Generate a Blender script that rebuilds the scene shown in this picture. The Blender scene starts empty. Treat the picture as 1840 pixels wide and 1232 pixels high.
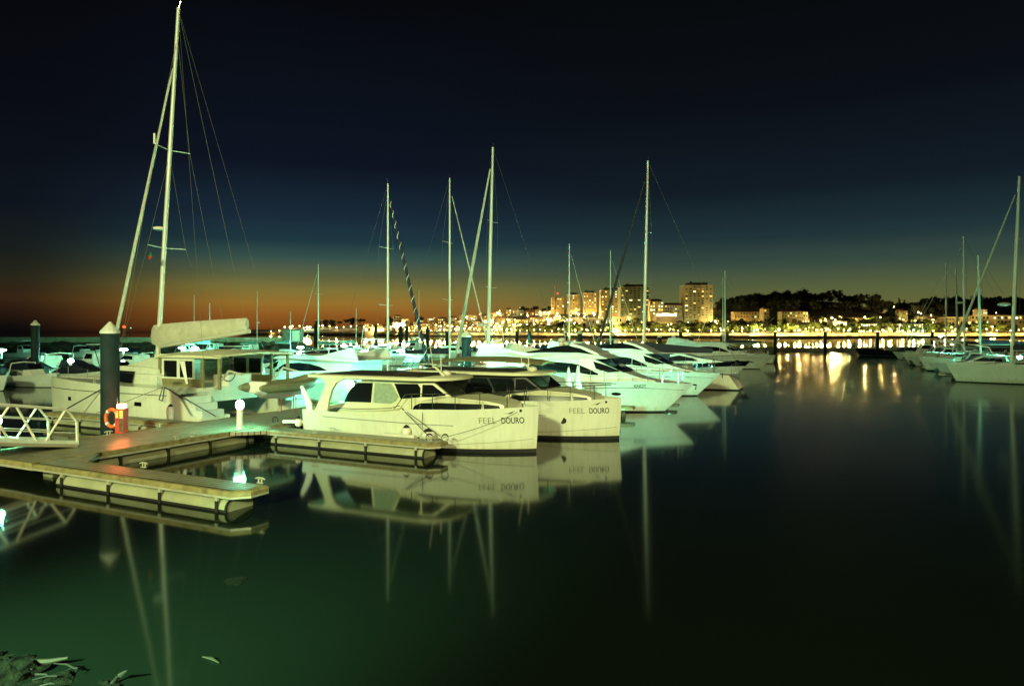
import bpy, math, random
from mathutils import Vector, Matrix, noise
random.seed(7)
R = math.radians
scene = bpy.context.scene
COL = scene.collection

# ------------------------------------------------------------------ camera, world, lights
CX, HY, FPX, CH = 920.0, 598.0, 1227.0, 4.0      # photo pixels: centre column, horizon row, focal length; camera height in metres
cam_d = bpy.data.cameras.new("camera"); cam = bpy.data.objects.new("camera", cam_d); COL.objects.link(cam)
cam.location = (0, 0, CH); cam.rotation_euler = (R(90), 0, 0)
cam_d.sensor_width = 36; cam_d.lens = 36 * FPX / 1840; cam_d.shift_y = -(616 - HY) / 1840
cam_d.clip_start = .1; cam_d.clip_end = 9000
scene.camera = cam
scene.view_settings.view_transform = 'Standard'; scene.view_settings.look = 'None'
scene.view_settings.exposure = 0; scene.view_settings.gamma = 1
scene.cycles.use_denoising = True
scene.cycles.max_bounces = 6; scene.cycles.diffuse_bounces = 2; scene.cycles.glossy_bounces = 3
scene.cycles.sample_clamp_indirect = 4
scene.cycles.use_light_tree = True

def lin(r, g, b):
    f = lambda c: (c / 255 / 12.92) if c / 255 <= .04045 else ((c / 255 + .055) / 1.055) ** 2.4
    return (f(r), f(g), f(b), 1)

world = bpy.data.worlds.new("World"); scene.world = world; world.use_nodes = True
nt = world.node_tree; nt.nodes.clear()
def N(t, **k):
    n = nt.nodes.new(t)
    for a, b in k.items(): setattr(n, a, b)
    return n
wo = N('ShaderNodeOutputWorld'); bg = N('ShaderNodeBackground'); tc = N('ShaderNodeTexCoord'); sx = N('ShaderNodeSeparateXYZ')
nt.links.new(tc.outputs['Generated'], sx.inputs[0])
mz = N('ShaderNodeMapRange'); mz.inputs[1].default_value = 0; mz.inputs[2].default_value = .5
nt.links.new(sx.outputs[2], mz.inputs[0])
az = N('ShaderNodeMath', operation='ARCTAN2'); nt.links.new(sx.outputs[0], az.inputs[0]); nt.links.new(sx.outputs[1], az.inputs[1])
def ramp(stops):
    r = N('ShaderNodeValToRGB'); r.color_ramp.interpolation = 'LINEAR'; e = r.color_ramp.elements
    for i, (py, c) in enumerate(stops):
        t = max(0, (HY - py) / FPX); z = t / math.sqrt(1 + t * t + .06) / .5
        if i < 2: el = e[i]; el.position = z
        else: el = e.new(z)
        el.color = lin(*c)
    nt.links.new(mz.outputs[0], r.inputs[0]); return r
r_left = ramp([(600, (8, 8, 9)), (586, (16, 13, 12)), (570, (36, 22, 14)), (545, (54, 36, 20)), (510, (37, 37, 25)), (470, (24, 29, 28)), (400, (15, 21, 29)), (250, (9, 12, 19)), (0, (6, 7, 9))])
r_mid = ramp([(600, (70, 36, 18)), (588, (118, 68, 26)), (565, (146, 92, 34)), (545, (150, 112, 44)), (522, (128, 116, 56)), (495, (90, 98, 66)), (466, (55, 82, 75)), (436, (31, 57, 66)), (395, (26, 43, 58)), (300, (14, 21, 34)), (0, (7, 9, 13))])
r_right = ramp([(600, (118, 114, 60)), (560, (106, 106, 58)), (520, (86, 96, 60)), (480, (57, 76, 65)), (430, (32, 52, 57)), (350, (18, 29, 38)), (200, (11, 16, 22)), (0, (8, 11, 13))])
def mp(a, b):
    m = N('ShaderNodeMapRange', interpolation_type='SMOOTHSTEP'); m.inputs[1].default_value = a; m.inputs[2].default_value = b
    nt.links.new(az.outputs[0], m.inputs[0]); return m
def mixc(f, a, b):
    m = N('ShaderNodeMix', data_type='RGBA'); nt.links.new(f.outputs[0], m.inputs[0])
    nt.links.new(a, m.inputs[6]); nt.links.new(b, m.inputs[7]); return m
m1 = mixc(mp(-.64, -.34), r_left.outputs[0], r_mid.outputs[0]); m2 = mixc(mp(-.22, .22), m1.outputs[2], r_right.outputs[0])
mpw = N('ShaderNodeMapping'); mpw.inputs['Scale'].default_value = (1.5, 1.5, 26); nt.links.new(tc.outputs['Generated'], mpw.inputs[0])      # thin uneven haze in the air
nzw = N('ShaderNodeTexNoise'); nzw.inputs['Scale'].default_value = 2.2; nzw.inputs['Detail'].default_value = 5; nt.links.new(mpw.outputs[0], nzw.inputs[0])
mrw = N('ShaderNodeMapRange'); mrw.inputs[1].default_value = .3; mrw.inputs[2].default_value = .7; mrw.inputs[3].default_value = .955; mrw.inputs[4].default_value = 1.045; nt.links.new(nzw.outputs[0], mrw.inputs[0])
nt.links.new(mrw.outputs[0], bg.inputs[1]); nt.links.new(m2.outputs[2], bg.inputs[0]); nt.links.new(bg.outputs[0], wo.inputs[0])

def lamp_light(name, loc, power, color, radius):
    l = bpy.data.lights.new(name, 'POINT'); l.energy = power; l.color = color; l.shadow_soft_size = radius
    o = bpy.data.objects.new(name, l); COL.objects.link(o); o.location = loc; return o
def glow_lamp(parent, loc, power, color, radius):                           # the light a lamp really gives, inside its head
    o = lamp_light(parent.name.split('.')[0] + '_light', loc, power, color, radius); o.parent = parent; return o
def flood(name, loc, aim, power, color, size, radius):
    l = bpy.data.lights.new(name, 'SPOT'); l.energy = power; l.color = color; l.shadow_soft_size = radius; l.spot_size = R(size); l.spot_blend = 1
    o = bpy.data.objects.new(name, l); COL.objects.link(o); o.location = loc; o.rotation_euler = (Vector(aim) - Vector(loc)).to_track_quat('-Z', 'Y').to_euler(); return o
flood("quay_floodlight", (-25, -50, 27), (-10, 27, 2), 2.5e5, (.90, 1.0, .43), 64, 2.5)      # masts on the quay behind the photographer
flood("quay_floodlight", (22, -50, 26), (-1, 27, 2), 1.25e5, (1.0, .88, .40), 44, 2.5)
flood("quay_lantern", (-10, -1, 6), (-6.0, 6.9, 0), 72000, (.42, 1.0, .45), 44, .25)

# ------------------------------------------------------------------ helpers
class MB:
    def __init__(s): s.v = []; s.f = []; s.m = []
    def add(s, vs, fs, mi=0):
        b = len(s.v); s.v += [tuple(p) for p in vs]
        for f in fs: s.f.append(tuple(b + i for i in f)); s.m.append(mi)
        return s
    def box(s, x0, x1, y0, y1, z0, z1, mi=0):
        return s.add([(x0, y0, z0), (x1, y0, z0), (x1, y1, z0), (x0, y1, z0), (x0, y0, z1), (x1, y0, z1), (x1, y1, z1), (x0, y1, z1)],
              [(0, 3, 2, 1), (4, 5, 6, 7), (0, 1, 5, 4), (1, 2, 6, 5), (2, 3, 7, 6), (3, 0, 4, 7)], mi)
    def loft(s, rings, mi=0, closed=True, cap=True):
        n = len(rings[0]); b = len(s.v); s.v += [tuple(p) for r in rings for p in r]
        for i in range(len(rings) - 1):
            for j in range(n if closed else n - 1):
                a = b + i * n + j; c = b + i * n + (j + 1) % n
                s.f.append((a, c, c + n, a + n)); s.m.append(mi)
        if cap and closed:
            s.f.append(tuple(b + j for j in reversed(range(n)))); s.m.append(mi)
            s.f.append(tuple(b + (len(rings) - 1) * n + j for j in range(n))); s.m.append(mi)
        return s
    def tube(s, pts, r, n=6, mi=0, flat=1.0):
        pts = [Vector(p) for p in pts]; rings = []
        for i, p in enumerate(pts):
            d = (pts[min(i + 1, len(pts) - 1)] - pts[max(i - 1, 0)]).normalized()
            up = Vector((0, 0, 1)) if abs(d.z) < .95 else Vector((1, 0, 0))
            a = d.cross(up).normalized(); c = a.cross(d)
            rr = r[i] if isinstance(r, (list, tuple)) else r
            rings.append([p + a * math.cos(2 * math.pi * k / n) * rr + c * math.sin(2 * math.pi * k / n) * rr * flat for k in range(n)])
        return s.loft(rings, mi)
    def lathe(s, prof, c=(0, 0, 0), n=14, mi=0):
        return s.loft([[(c[0] + max(r, 1e-4) * math.cos(2 * math.pi * k / n), c[1] + max(r, 1e-4) * math.sin(2 * math.pi * k / n), c[2] + z) for k in range(n)] for r, z in prof], mi)
    def ball(s, c, r, n=10, mi=0, sz=1.0):
        return s.lathe([(r * math.sin(math.pi * i / 6), -r * sz * math.cos(math.pi * i / 6)) for i in range(7)], c, n, mi)
    def prism(s, poly, y0, y1, mi=0):      # polygon in the x-z plane, given thickness along y
        n = len(poly)
        vs = [(x, y0, z) for x, z in poly] + [(x, y1, z) for x, z in poly]
        return s.add(vs, [tuple(range(n)), tuple(reversed(range(n, 2 * n)))] + [(i, i + n, (i + 1) % n + n, (i + 1) % n) for i in range(n)], mi)
    def house(s, poly, w, mi=0):           # side profile given a width function: both sides and the skin between
        n = len(poly)
        vs = [(x, -w(x, z), z) for x, z in poly] + [(x, w(x, z), z) for x, z in poly]
        return s.add(vs, [tuple(range(n)), tuple(reversed(range(n, 2 * n)))] + [(i, i + n, (i + 1) % n + n, (i + 1) % n) for i in range(n)], mi)
    def panel(s, pts, t=.02, mi=0):        # flat polygon in space with a thickness along its normal
        p = [Vector(q) for q in pts]; nrm = (p[1] - p[0]).cross(p[2] - p[0]).normalized() * t; n = len(p)
        return s.add([q + nrm * .5 for q in p] + [q - nrm * .5 for q in p], [tuple(range(n)), tuple(reversed(range(n, 2 * n)))] + [(i, i + n, (i + 1) % n + n, (i + 1) % n) for i in range(n)], mi)
    def build(s, name, mats, parent=None, smooth=False, **props):
        me = bpy.data.meshes.new(name); me.from_pydata(s.v, [], s.f)
        if not isinstance(mats, (list, tuple)): mats = [mats]
        for m in mats: me.materials.append(m)
        me.polygons.foreach_set('material_index', s.m)
        me.update(); me.validate()
        import bmesh
        bm = bmesh.new(); bm.from_mesh(me); bmesh.ops.recalc_face_normals(bm, faces=bm.faces); bm.to_mesh(me); bm.free()
        if smooth:
            me.polygons.foreach_set('use_smooth', [True] * len(me.polygons))
            try: me.set_sharp_from_angle(angle=R(38))
            except Exception: pass
        o = bpy.data.objects.new(name, me); COL.objects.link(o)
        if parent: o.parent = parent
        for k, v in props.items(): o[k] = v
        return o
def thing(name, label, cat, loc=(0, 0, 0), rz=0, group=None):
    o = bpy.data.objects.new(name, None); COL.objects.link(o); o.location = loc; o.rotation_euler = (0, 0, rz)
    o.empty_display_size = .2; o['label'] = label; o['category'] = cat
    if group: o['group'] = group
    return o
def one(o, label, cat, group=None):
    o['label'] = label; o['category'] = cat
    if group: o['group'] = group
    return o
KIDS = {}
def kids(o):
    if o.name not in KIDS: KIDS[o.name] = [c for c in bpy.data.objects if c.parent == o]
    return KIDS[o.name]
def dup(root, loc, rz=0, label=None, group=None, scale=None):
    r = root.copy(); COL.objects.link(r); r.location = loc; r.rotation_euler = (0, 0, rz)
    if label: r['label'] = label
    if group: r['group'] = group
    if scale: r.scale = scale
    for ch in kids(root):
        c = ch.copy(); COL.objects.link(c); c.parent = r
        for g in kids(ch):
            d = g.copy(); COL.objects.link(d); d.parent = c
    return r
W1 = "first second third fourth fifth sixth seventh eighth ninth tenth eleventh twelfth thirteenth fourteenth fifteenth sixteenth seventeenth eighteenth nineteenth".split()
T1 = "twenty thirty forty fifty sixty seventy eighty ninety".split()
def nth(i):
    i += 1
    if i < 20: return W1[i - 1]
    if i > 99: return ('', 'one-', 'two-', 'three-')[i // 100] + 'hundred-' + nth(i % 100 - 1) if i % 100 else 'round-hundredth'
    a, b = divmod(i, 10)
    return T1[a - 2] + '-' + W1[b - 1] if b else T1[a - 2][:-1] + 'ieth'

# ------------------------------------------------------------------ materials
def mat(name, c, rough=.5, metal=0, var=.12, scale=3.0, bump=0, bscale=40, emit=None, es=0, spec=.5, coat=0, dirt=None):
    m = bpy.data.materials.new(name); m.use_nodes = True; t = m.node_tree; b = t.nodes['Principled BSDF']
    b.inputs['Roughness'].default_value = rough; b.inputs['Metallic'].default_value = metal; b.inputs['Specular IOR Level'].default_value = spec
    b.inputs['Coat Weight'].default_value = coat
    c = (*c, 1) if len(c) == 3 else c
    if var:
        tcn = t.nodes.new('ShaderNodeTexCoord'); nz = t.nodes.new('ShaderNodeTexNoise'); nz.inputs['Scale'].default_value = scale; nz.inputs['Detail'].default_value = 6
        t.links.new(tcn.outputs['Object'], nz.inputs[0])
        rp = t.nodes.new('ShaderNodeValToRGB'); rp.color_ramp.elements[0].position = .3; rp.color_ramp.elements[1].position = .7
        d = dirt or tuple(x * (1 - var * 2) for x in c[:3])
        rp.color_ramp.elements[0].color = (*d, 1); rp.color_ramp.elements[1].color = tuple(min(1, x * (1 + var * .5)) for x in c[:3]) + (1,)
        t.links.new(nz.outputs[0], rp.inputs[0]); t.links.new(rp.outputs[0], b.inputs['Base Color'])
        if bump:
            n2 = t.nodes.new('ShaderNodeTexNoise'); n2.inputs['Scale'].default_value = bscale; t.links.new(tcn.outputs['Object'], n2.inputs[0])
            bp = t.nodes.new('ShaderNodeBump'); bp.inputs['Strength'].default_value = bump; bp.inputs['Distance'].default_value = .02
            t.links.new(n2.outputs[0], bp.inputs['Height']); t.links.new(bp.outputs[0], b.inputs['Normal'])
    else: b.inputs['Base Color'].default_value = c
    if emit:
        b.inputs['Emission Color'].default_value = (*emit, 1); b.inputs['Emission Strength'].default_value = es
    return m
def grime(m, z0, z1, col):                                                 # a waterline tide mark and faint streaks
    t = m.node_tree; b = t.nodes['Principled BSDF']; src = b.inputs['Base Color'].links[0].from_socket
    tcn = t.nodes.new('ShaderNodeTexCoord'); sp = t.nodes.new('ShaderNodeSeparateXYZ'); t.links.new(tcn.outputs['Object'], sp.inputs[0])
    mpn = t.nodes.new('ShaderNodeMapping'); mpn.inputs['Scale'].default_value = (5, 5, .5); t.links.new(tcn.outputs['Object'], mpn.inputs[0])
    nz = t.nodes.new('ShaderNodeTexNoise'); nz.inputs['Scale'].default_value = 1.6; nz.inputs['Detail'].default_value = 6; t.links.new(mpn.outputs[0], nz.inputs[0])
    r1 = t.nodes.new('ShaderNodeMapRange'); r1.inputs[1].default_value = z0; r1.inputs[2].default_value = z1; r1.inputs[3].default_value = .75; r1.inputs[4].default_value = 0; t.links.new(sp.outputs[2], r1.inputs[0])
    r2 = t.nodes.new('ShaderNodeMapRange'); r2.inputs[1].default_value = .48; r2.inputs[2].default_value = .8; r2.inputs[3].default_value = 0; r2.inputs[4].default_value = .26; t.links.new(nz.outputs[0], r2.inputs[0])
    ad = t.nodes.new('ShaderNodeMath'); ad.operation = 'MULTIPLY_ADD'; ad.use_clamp = True; t.links.new(r1.outputs[0], ad.inputs[0]); t.links.new(nz.outputs[0], ad.inputs[1]); t.links.new(r2.outputs[0], ad.inputs[2])
    mx = t.nodes.new('ShaderNodeMix'); mx.data_type = 'RGBA'; t.links.new(ad.outputs[0], mx.inputs[0]); t.links.new(src, mx.inputs[6]); mx.inputs[7].default_value = (*col, 1); t.links.new(mx.outputs[2], b.inputs['Base Color'])
GEL = mat('gelcoat_white', (.71, .76, .65), .28, var=.04, scale=1.2, coat=.3)
GEL2 = mat('gelcoat_cool_white', (.66, .74, .70), .3, var=.06, scale=1.5, coat=.3)
grime(GEL, .1, .5, (.42, .40, .22)); grime(GEL2, .05, .4, (.36, .40, .26))
CREAM = mat('gelcoat_cream', (.69, .70, .50), .35, var=.05, scale=1.5)
BOOT = mat('antifouling_black', (.012, .014, .016), .6, var=.2)
NAVY = mat('navy_canvas', (.008, .014, .035), .7, var=.2, bump=.2)
DARKHULL = mat('navy_gelcoat', (.006, .008, .014), .2, var=0)
GLASS = mat('tinted_glass', (.006, .008, .010), .08, var=0, spec=.6)
CURTAIN = mat('curtained_glass', (.30, .40, .30), .3, var=.12, scale=9)
SOLAR = mat('solar_roof', (.03, .028, .02), .5, var=.2, scale=6)
STEEL = mat('stainless_steel', (.55, .58, .55), .25, 1, var=0)
ALU = mat('mast_aluminium', (.66, .68, .60), .45, .2, var=.06, scale=.6)
CANVAS = mat('cream_canvas', (.55, .55, .44), .9, var=.1, scale=3, bump=.25, bscale=20)
KHAKI = mat('khaki_canvas', (.22, .21, .10), .85, var=.15, scale=4)
RIG = mat('rigging_wire', (.09, .10, .07), .7, var=0)
ROPE = mat('dark_rope', (.02, .022, .024), .9, var=.1)
WROPE = mat('light_rope', (.5, .5, .4), .9, var=.1)
RIBM = mat('inflatable_tube', (.20, .21, .12), .6, var=.1)
RED = mat('signal_red', (.62, .035, .012), .45, var=.08, scale=8)
ORANGE = mat('lifebuoy_orange', (.75, .13, .02), .6, var=.06)
WHITEP = mat('white_plastic', (.78, .78, .72), .5, var=.05)
YEL = mat('sign_yellow', (.75, .65, .12), .6, var=.05)
BLACK = mat('black_rubber', (.012, .012, .012), .7, var=.1)
TEAK = mat('teak', (.22, .14, .07), .7, var=.2, scale=8)
PILEM = mat('steel_pile', (.013, .026, .031), .75, 0, spec=.2, var=.3, scale=1.6, bump=.3, bscale=8, dirt=(.006, .014, .014))
CAPM = mat('pile_cap', (.66, .66, .58), .5, var=.06)
FLOATM = mat('float_concrete', (.37, .38, .26), .75, var=.08, scale=1.2, bump=.08, bscale=60, dirt=(.22, .24, .14))
LIP = mat('fender_timber', (.30, .26, .12), .6, var=.25, scale=5)
LIPA = mat('dock_aluminium', (.55, .56, .46), .4, .3, var=.1)
STONE = mat('granite', (.20, .19, .15), .9, var=.3, scale=.6, bump=.4, bscale=2)
GANG = mat('galvanised_white', (.72, .72, .62), .45, .1, var=.08)
GREYP = mat('grey_plastic', (.16, .2, .19), .6, var=.1)
REDT = mat('clay_roof', (.20, .075, .035), .8, var=.2)
LGREEN = mat('flag_green', (.02, .22, .05), .8, var=.1)
INKD = mat('ink_dark', (.02, .025, .02), .5, var=0)
INKG = mat('ink_grey', (.15, .17, .11), .5, var=0)
CYANM = mat('turquoise_cover', (.12, .36, .34), .7, var=.2, scale=5)
BROWNM = mat('brown_canvas', (.12, .09, .045), .8, var=.2)
def emat(name, c, s, sample=True):
    m = bpy.data.materials.new(name); m.use_nodes = True; t = m.node_tree; t.nodes.clear()
    e = t.nodes.new('ShaderNodeEmission'); e.inputs[0].default_value = (*c, 1); e.inputs[1].default_value = s
    o = t.nodes.new('ShaderNodeOutputMaterial'); t.links.new(e.outputs[0], o.inputs[0])
    if not sample: m.cycles.emission_sampling = 'NONE'
    return m
E_DOCK = emat('dock_lamp_glow', (.62, 1.0, .84), 30, False)
E_NEAR = emat('near_dock_lamp_glow', (.62, 1.0, .84), 34, False)
E_REDL = emat('red_lamp_glow', (1.0, .16, .05), 8, False)
E_FIRE = emat('fire_post_lamp', (1.0, .45, .22), 10, False)
E_SOD = emat('sodium_glow', (1.0, .72, .26), 14, False)
E_SODB = emat('sodium_glow_bright', (1.0, .74, .3), 20, False)
E_COOL = emat('mercury_glow', (.6, 1.0, .6), 12, False)
E_W1 = emat('window_warm', (1.0, .66, .16), 2.0, False)
E_W2 = emat('window_cool', (.72, 1.0, .62), 1.8, False)
E_W3 = emat('window_bright', (1.0, .85, .45), 5.0, False)
E_W4 = emat('window_dim', (.55, .34, .06), .7, False)

def deckmat(name, c1, c2, ang):
    m = bpy.data.materials.new(name); m.use_nodes = True; t = m.node_tree; b = t.nodes['Principled BSDF']
    tcn = t.nodes.new('ShaderNodeTexCoord'); mpn = t.nodes.new('ShaderNodeMapping'); mpn.inputs['Rotation'].default_value = (0, 0, ang)
    br = t.nodes.new('ShaderNodeTexBrick'); br.inputs['Scale'].default_value = 1; br.inputs['Brick Width'].default_value = 3.2; br.inputs['Row Height'].default_value = .145
    br.inputs['Mortar Size'].default_value = .014; br.inputs['Color1'].default_value = (*c1, 1); br.inputs['Color2'].default_value = (*c2, 1); br.inputs['Mortar'].default_value = (.008, .01, .008, 1)
    nz = t.nodes.new('ShaderNodeTexNoise'); nz.inputs['Scale'].default_value = 2.5; nz.inputs['Detail'].default_value = 7
    mx = t.nodes.new('ShaderNodeMix'); mx.data_type = 'RGBA'; mx.blend_type = 'MULTIPLY'; mx.inputs[0].default_value = .7
    t.links.new(tcn.outputs['Object'], mpn.inputs[0]); t.links.new(mpn.outputs[0], br.inputs[0]); t.links.new(tcn.outputs['Object'], nz.inputs[0])
    t.links.new(br.outputs[0], mx.inputs[6]); t.links.new(nz.outputs[0], mx.inputs[7]); t.links.new(mx.outputs[2], b.inputs['Base Color'])
    b.inputs['Roughness'].default_value = .42
    bp = t.nodes.new('ShaderNodeBump'); bp.inputs['Strength'].default_value = .5; bp.inputs['Distance'].default_value = .01
    t.links.new(br.outputs[1], bp.inputs['Height']); bp.invert = True; t.links.new(bp.outputs[0], b.inputs['Normal'])
    return m
DECK = deckmat('deck_planks', (.40, .38, .26), (.52, .48, .34), 0)
DECKX = deckmat('deck_planks_across', (.40, .38, .26), (.52, .48, .34), R(90))

# ------------------------------------------------------------------ dock frame: u along the fingers, v along the walkway
nn = math.hypot(2520, 1227); FX, FY = 2520 / nn, -1227 / nn; WX, WY = 1227 / nn, 2520 / nn
OX, OY = -9.754, 24.681; AF = math.atan2(FY, FX)
def D(u, v, z=0): return (OX + u * FX + v * WX, OY + u * FY + v * WY, z)
def PX(px, d, z=0): return ((px - CX) / FPX * d, d, z)
def dock(name, label, cat, group=None): return thing(name, label, cat, D(0, 0, 0), AF, group)

# ------------------------------------------------------------------ water and sea bed
wm = bpy.data.materials.new('harbour_water'); wm.use_nodes = True; t = wm.node_tree; b = t.nodes['Principled BSDF']
b.inputs['Specular Tint'].default_value = (.62, 1.0, .62, 1); b.inputs['Base Color'].default_value = (.0048, .0082, .0058, 1); b.inputs['Roughness'].default_value = .085; b.inputs['IOR'].default_value = 1.33
g = t.nodes.new('ShaderNodeNewGeometry'); mpn = t.nodes.new('ShaderNodeMapping'); mpn.inputs['Scale'].default_value = (.25, .6, 1)
t.links.new(g.outputs['Position'], mpn.inputs[0])
nz = t.nodes.new('ShaderNodeTexNoise'); nz.inputs['Scale'].default_value = .9; nz.inputs['Detail'].default_value = 3; t.links.new(mpn.outputs[0], nz.inputs[0])
bp = t.nodes.new('ShaderNodeBump'); bp.inputs['Strength'].default_value = 1; wbump = bp
t.links.new(nz.outputs[0], bp.inputs['Height']); t.links.new(bp.outputs[0], b.inputs['Normal'])
n2 = t.nodes.new('ShaderNodeTexNoise'); n2.inputs['Scale'].default_value = .05; n2.inputs['Detail'].default_value = 4; t.links.new(g.outputs['Position'], n2.inputs[0])
mr = t.nodes.new('ShaderNodeMapRange'); mr.inputs[1].default_value = .35; mr.inputs[2].default_value = .65; mr.inputs[3].default_value = .060; mr.inputs[4].default_value = .085
t.links.new(n2.outputs[0], mr.inputs[0])
sp = t.nodes.new('ShaderNodeSeparateXYZ'); t.links.new(g.outputs['Position'], sp.inputs[0])     # calmer water outside the floating breakwater
m3 = t.nodes.new('ShaderNodeMapRange'); m3.inputs[1].default_value = 150; m3.inputs[2].default_value = 170; m3.inputs[3].default_value = 1; m3.inputs[4].default_value = .38; t.links.new(sp.outputs[1], m3.inputs[0])
ml = t.nodes.new('ShaderNodeMath'); ml.operation = 'MULTIPLY'; dt = t.nodes.new('ShaderNodeVectorMath'); dt.operation = 'DOT_PRODUCT'; dt.inputs[1].default_value = (.899, -.438, 0); t.links.new(g.outputs['Position'], dt.inputs[0])
m4 = t.nodes.new('ShaderNodeMapRange'); m4.interpolation_type = 'SMOOTHSTEP'; m4.inputs[1].default_value = -8; m4.inputs[2].default_value = 6; m4.inputs[3].default_value = 1; m4.inputs[4].default_value = 1.6; t.links.new(dt.outputs['Value'], m4.inputs[0])   # open basin, off the berths: more rippled
m6 = t.nodes.new('ShaderNodeMapRange'); m6.interpolation_type = 'SMOOTHSTEP'; m6.inputs[1].default_value = -9; m6.inputs[2].default_value = 8; m6.inputs[3].default_value = .0016; m6.inputs[4].default_value = .004; t.links.new(dt.outputs['Value'], m6.inputs[0]); t.links.new(m6.outputs[0], wbump.inputs['Distance'])
mq = t.nodes.new('ShaderNodeMapping'); mq.inputs['Scale'].default_value = (.06, 7, 1); t.links.new(g.outputs['Position'], mq.inputs[0])          # fine ripples with crests across the view
nq = t.nodes.new('ShaderNodeTexNoise'); nq.inputs['Scale'].default_value = 1; nq.inputs['Detail'].default_value = 1; t.links.new(mq.outputs[0], nq.inputs[0])
m8 = t.nodes.new('ShaderNodeMapRange'); m8.interpolation_type = 'SMOOTHSTEP'; m8.inputs[1].default_value = -2; m8.inputs[2].default_value = 10; m8.inputs[3].default_value = 0; m8.inputs[4].default_value = .003; t.links.new(dt.outputs['Value'], m8.inputs[0])
bq = t.nodes.new('ShaderNodeBump'); t.links.new(nq.outputs[0], bq.inputs['Height']); t.links.new(m8.outputs[0], bq.inputs['Distance']); t.links.new(bq.outputs[0], wbump.inputs['Normal'])
m7 = t.nodes.new('ShaderNodeMapRange'); m7.interpolation_type = 'SMOOTHSTEP'; m7.inputs[1].default_value = -6; m7.inputs[2].default_value = 12; m7.inputs[3].default_value = 1.33; m7.inputs[4].default_value = 1.09; t.links.new(dt.outputs['Value'], m7.inputs[0]); t.links.new(m7.outputs[0], b.inputs['IOR'])
m5 = t.nodes.new('ShaderNodeMath'); m5.operation = 'MULTIPLY'; t.links.new(mr.outputs[0], m5.inputs[0]); t.links.new(m4.outputs[0], m5.inputs[1])
t.links.new(m5.outputs[0], ml.inputs[0]); t.links.new(m3.outputs[0], ml.inputs[1]); t.links.new(ml.outputs[0], b.inputs['Roughness'])
MB().add([(-5000, -60, 0), (5000, -60, 0), (5000, 8000, 0), (-5000, 8000, 0)], [(0, 1, 2, 3)]).build('water', wm, kind='structure')

# ------------------------------------------------------------------ pontoons
def floats(t, axis, a0, a1, c, r=.22, step=1.8, side=-1):
    """A long cream float under a pontoon edge, with strap brackets. axis 'u' or 'v'."""
    m = MB(); n = 12; rings = []
    for i, s in enumerate([a0, a0 + .01, a1 - .01, a1]):
        rr = r * (.93 if i in (0, 3) else 1)
        rings.append([((s, c + rr * math.cos(2 * math.pi * k / n),   .06 + rr * .9 * math.sin(2 * math.pi * k / n)) if axis == 'u' else
                       (c + rr * math.cos(2 * math.pi * k / n), s,   .06 + rr * .9 * math.sin(2 * math.pi * k / n))) for k in range(n)])
    m.loft(rings); m.build('float', FLOATM, t, True)
    k = int((a1 - a0) / step)
    for i in range(k + 1):
        s = a0 + .35 + i * (a1 - a0 - .7) / max(k, 1)
        mm = MB(); o0, o1 = c + side * (r - .05), c + side * (r + .06)
        lo, hi = min(o0, o1), max(o0, o1)
        for z0, z1, mi in ((.27, .40, 0), (-.12, .27, 1)):
            if axis == 'u': mm.box(s - .035, s + .035, lo, hi, z0, z1, mi)
            else: mm.box(lo, hi, s - .035, s + .035, z0, z1, mi)
        mm.build('bracket', [LIPA, BLACK], t)
def cleat(u, v, label, ang=0, group='mooring cleats along the pontoons'):
    m = MB(); m.tube([(-.15, 0, .10), (-.08, 0, .125), (.08, 0, .125), (.15, 0, .10)], [.018, .024, .024, .018], 6)
    for s in (-.05, .05): m.tube([(s, 0, 0), (s, 0, .12)], .018, 6)
    m.box(-.09, .09, -.035, .035, 0, .015)
    o = m.build('mooring_cleat', LIPA); one(o, label, 'cleat', group); o.location = D(u, v, .503); o.rotation_euler = (0, 0, AF + ang); return o
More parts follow.
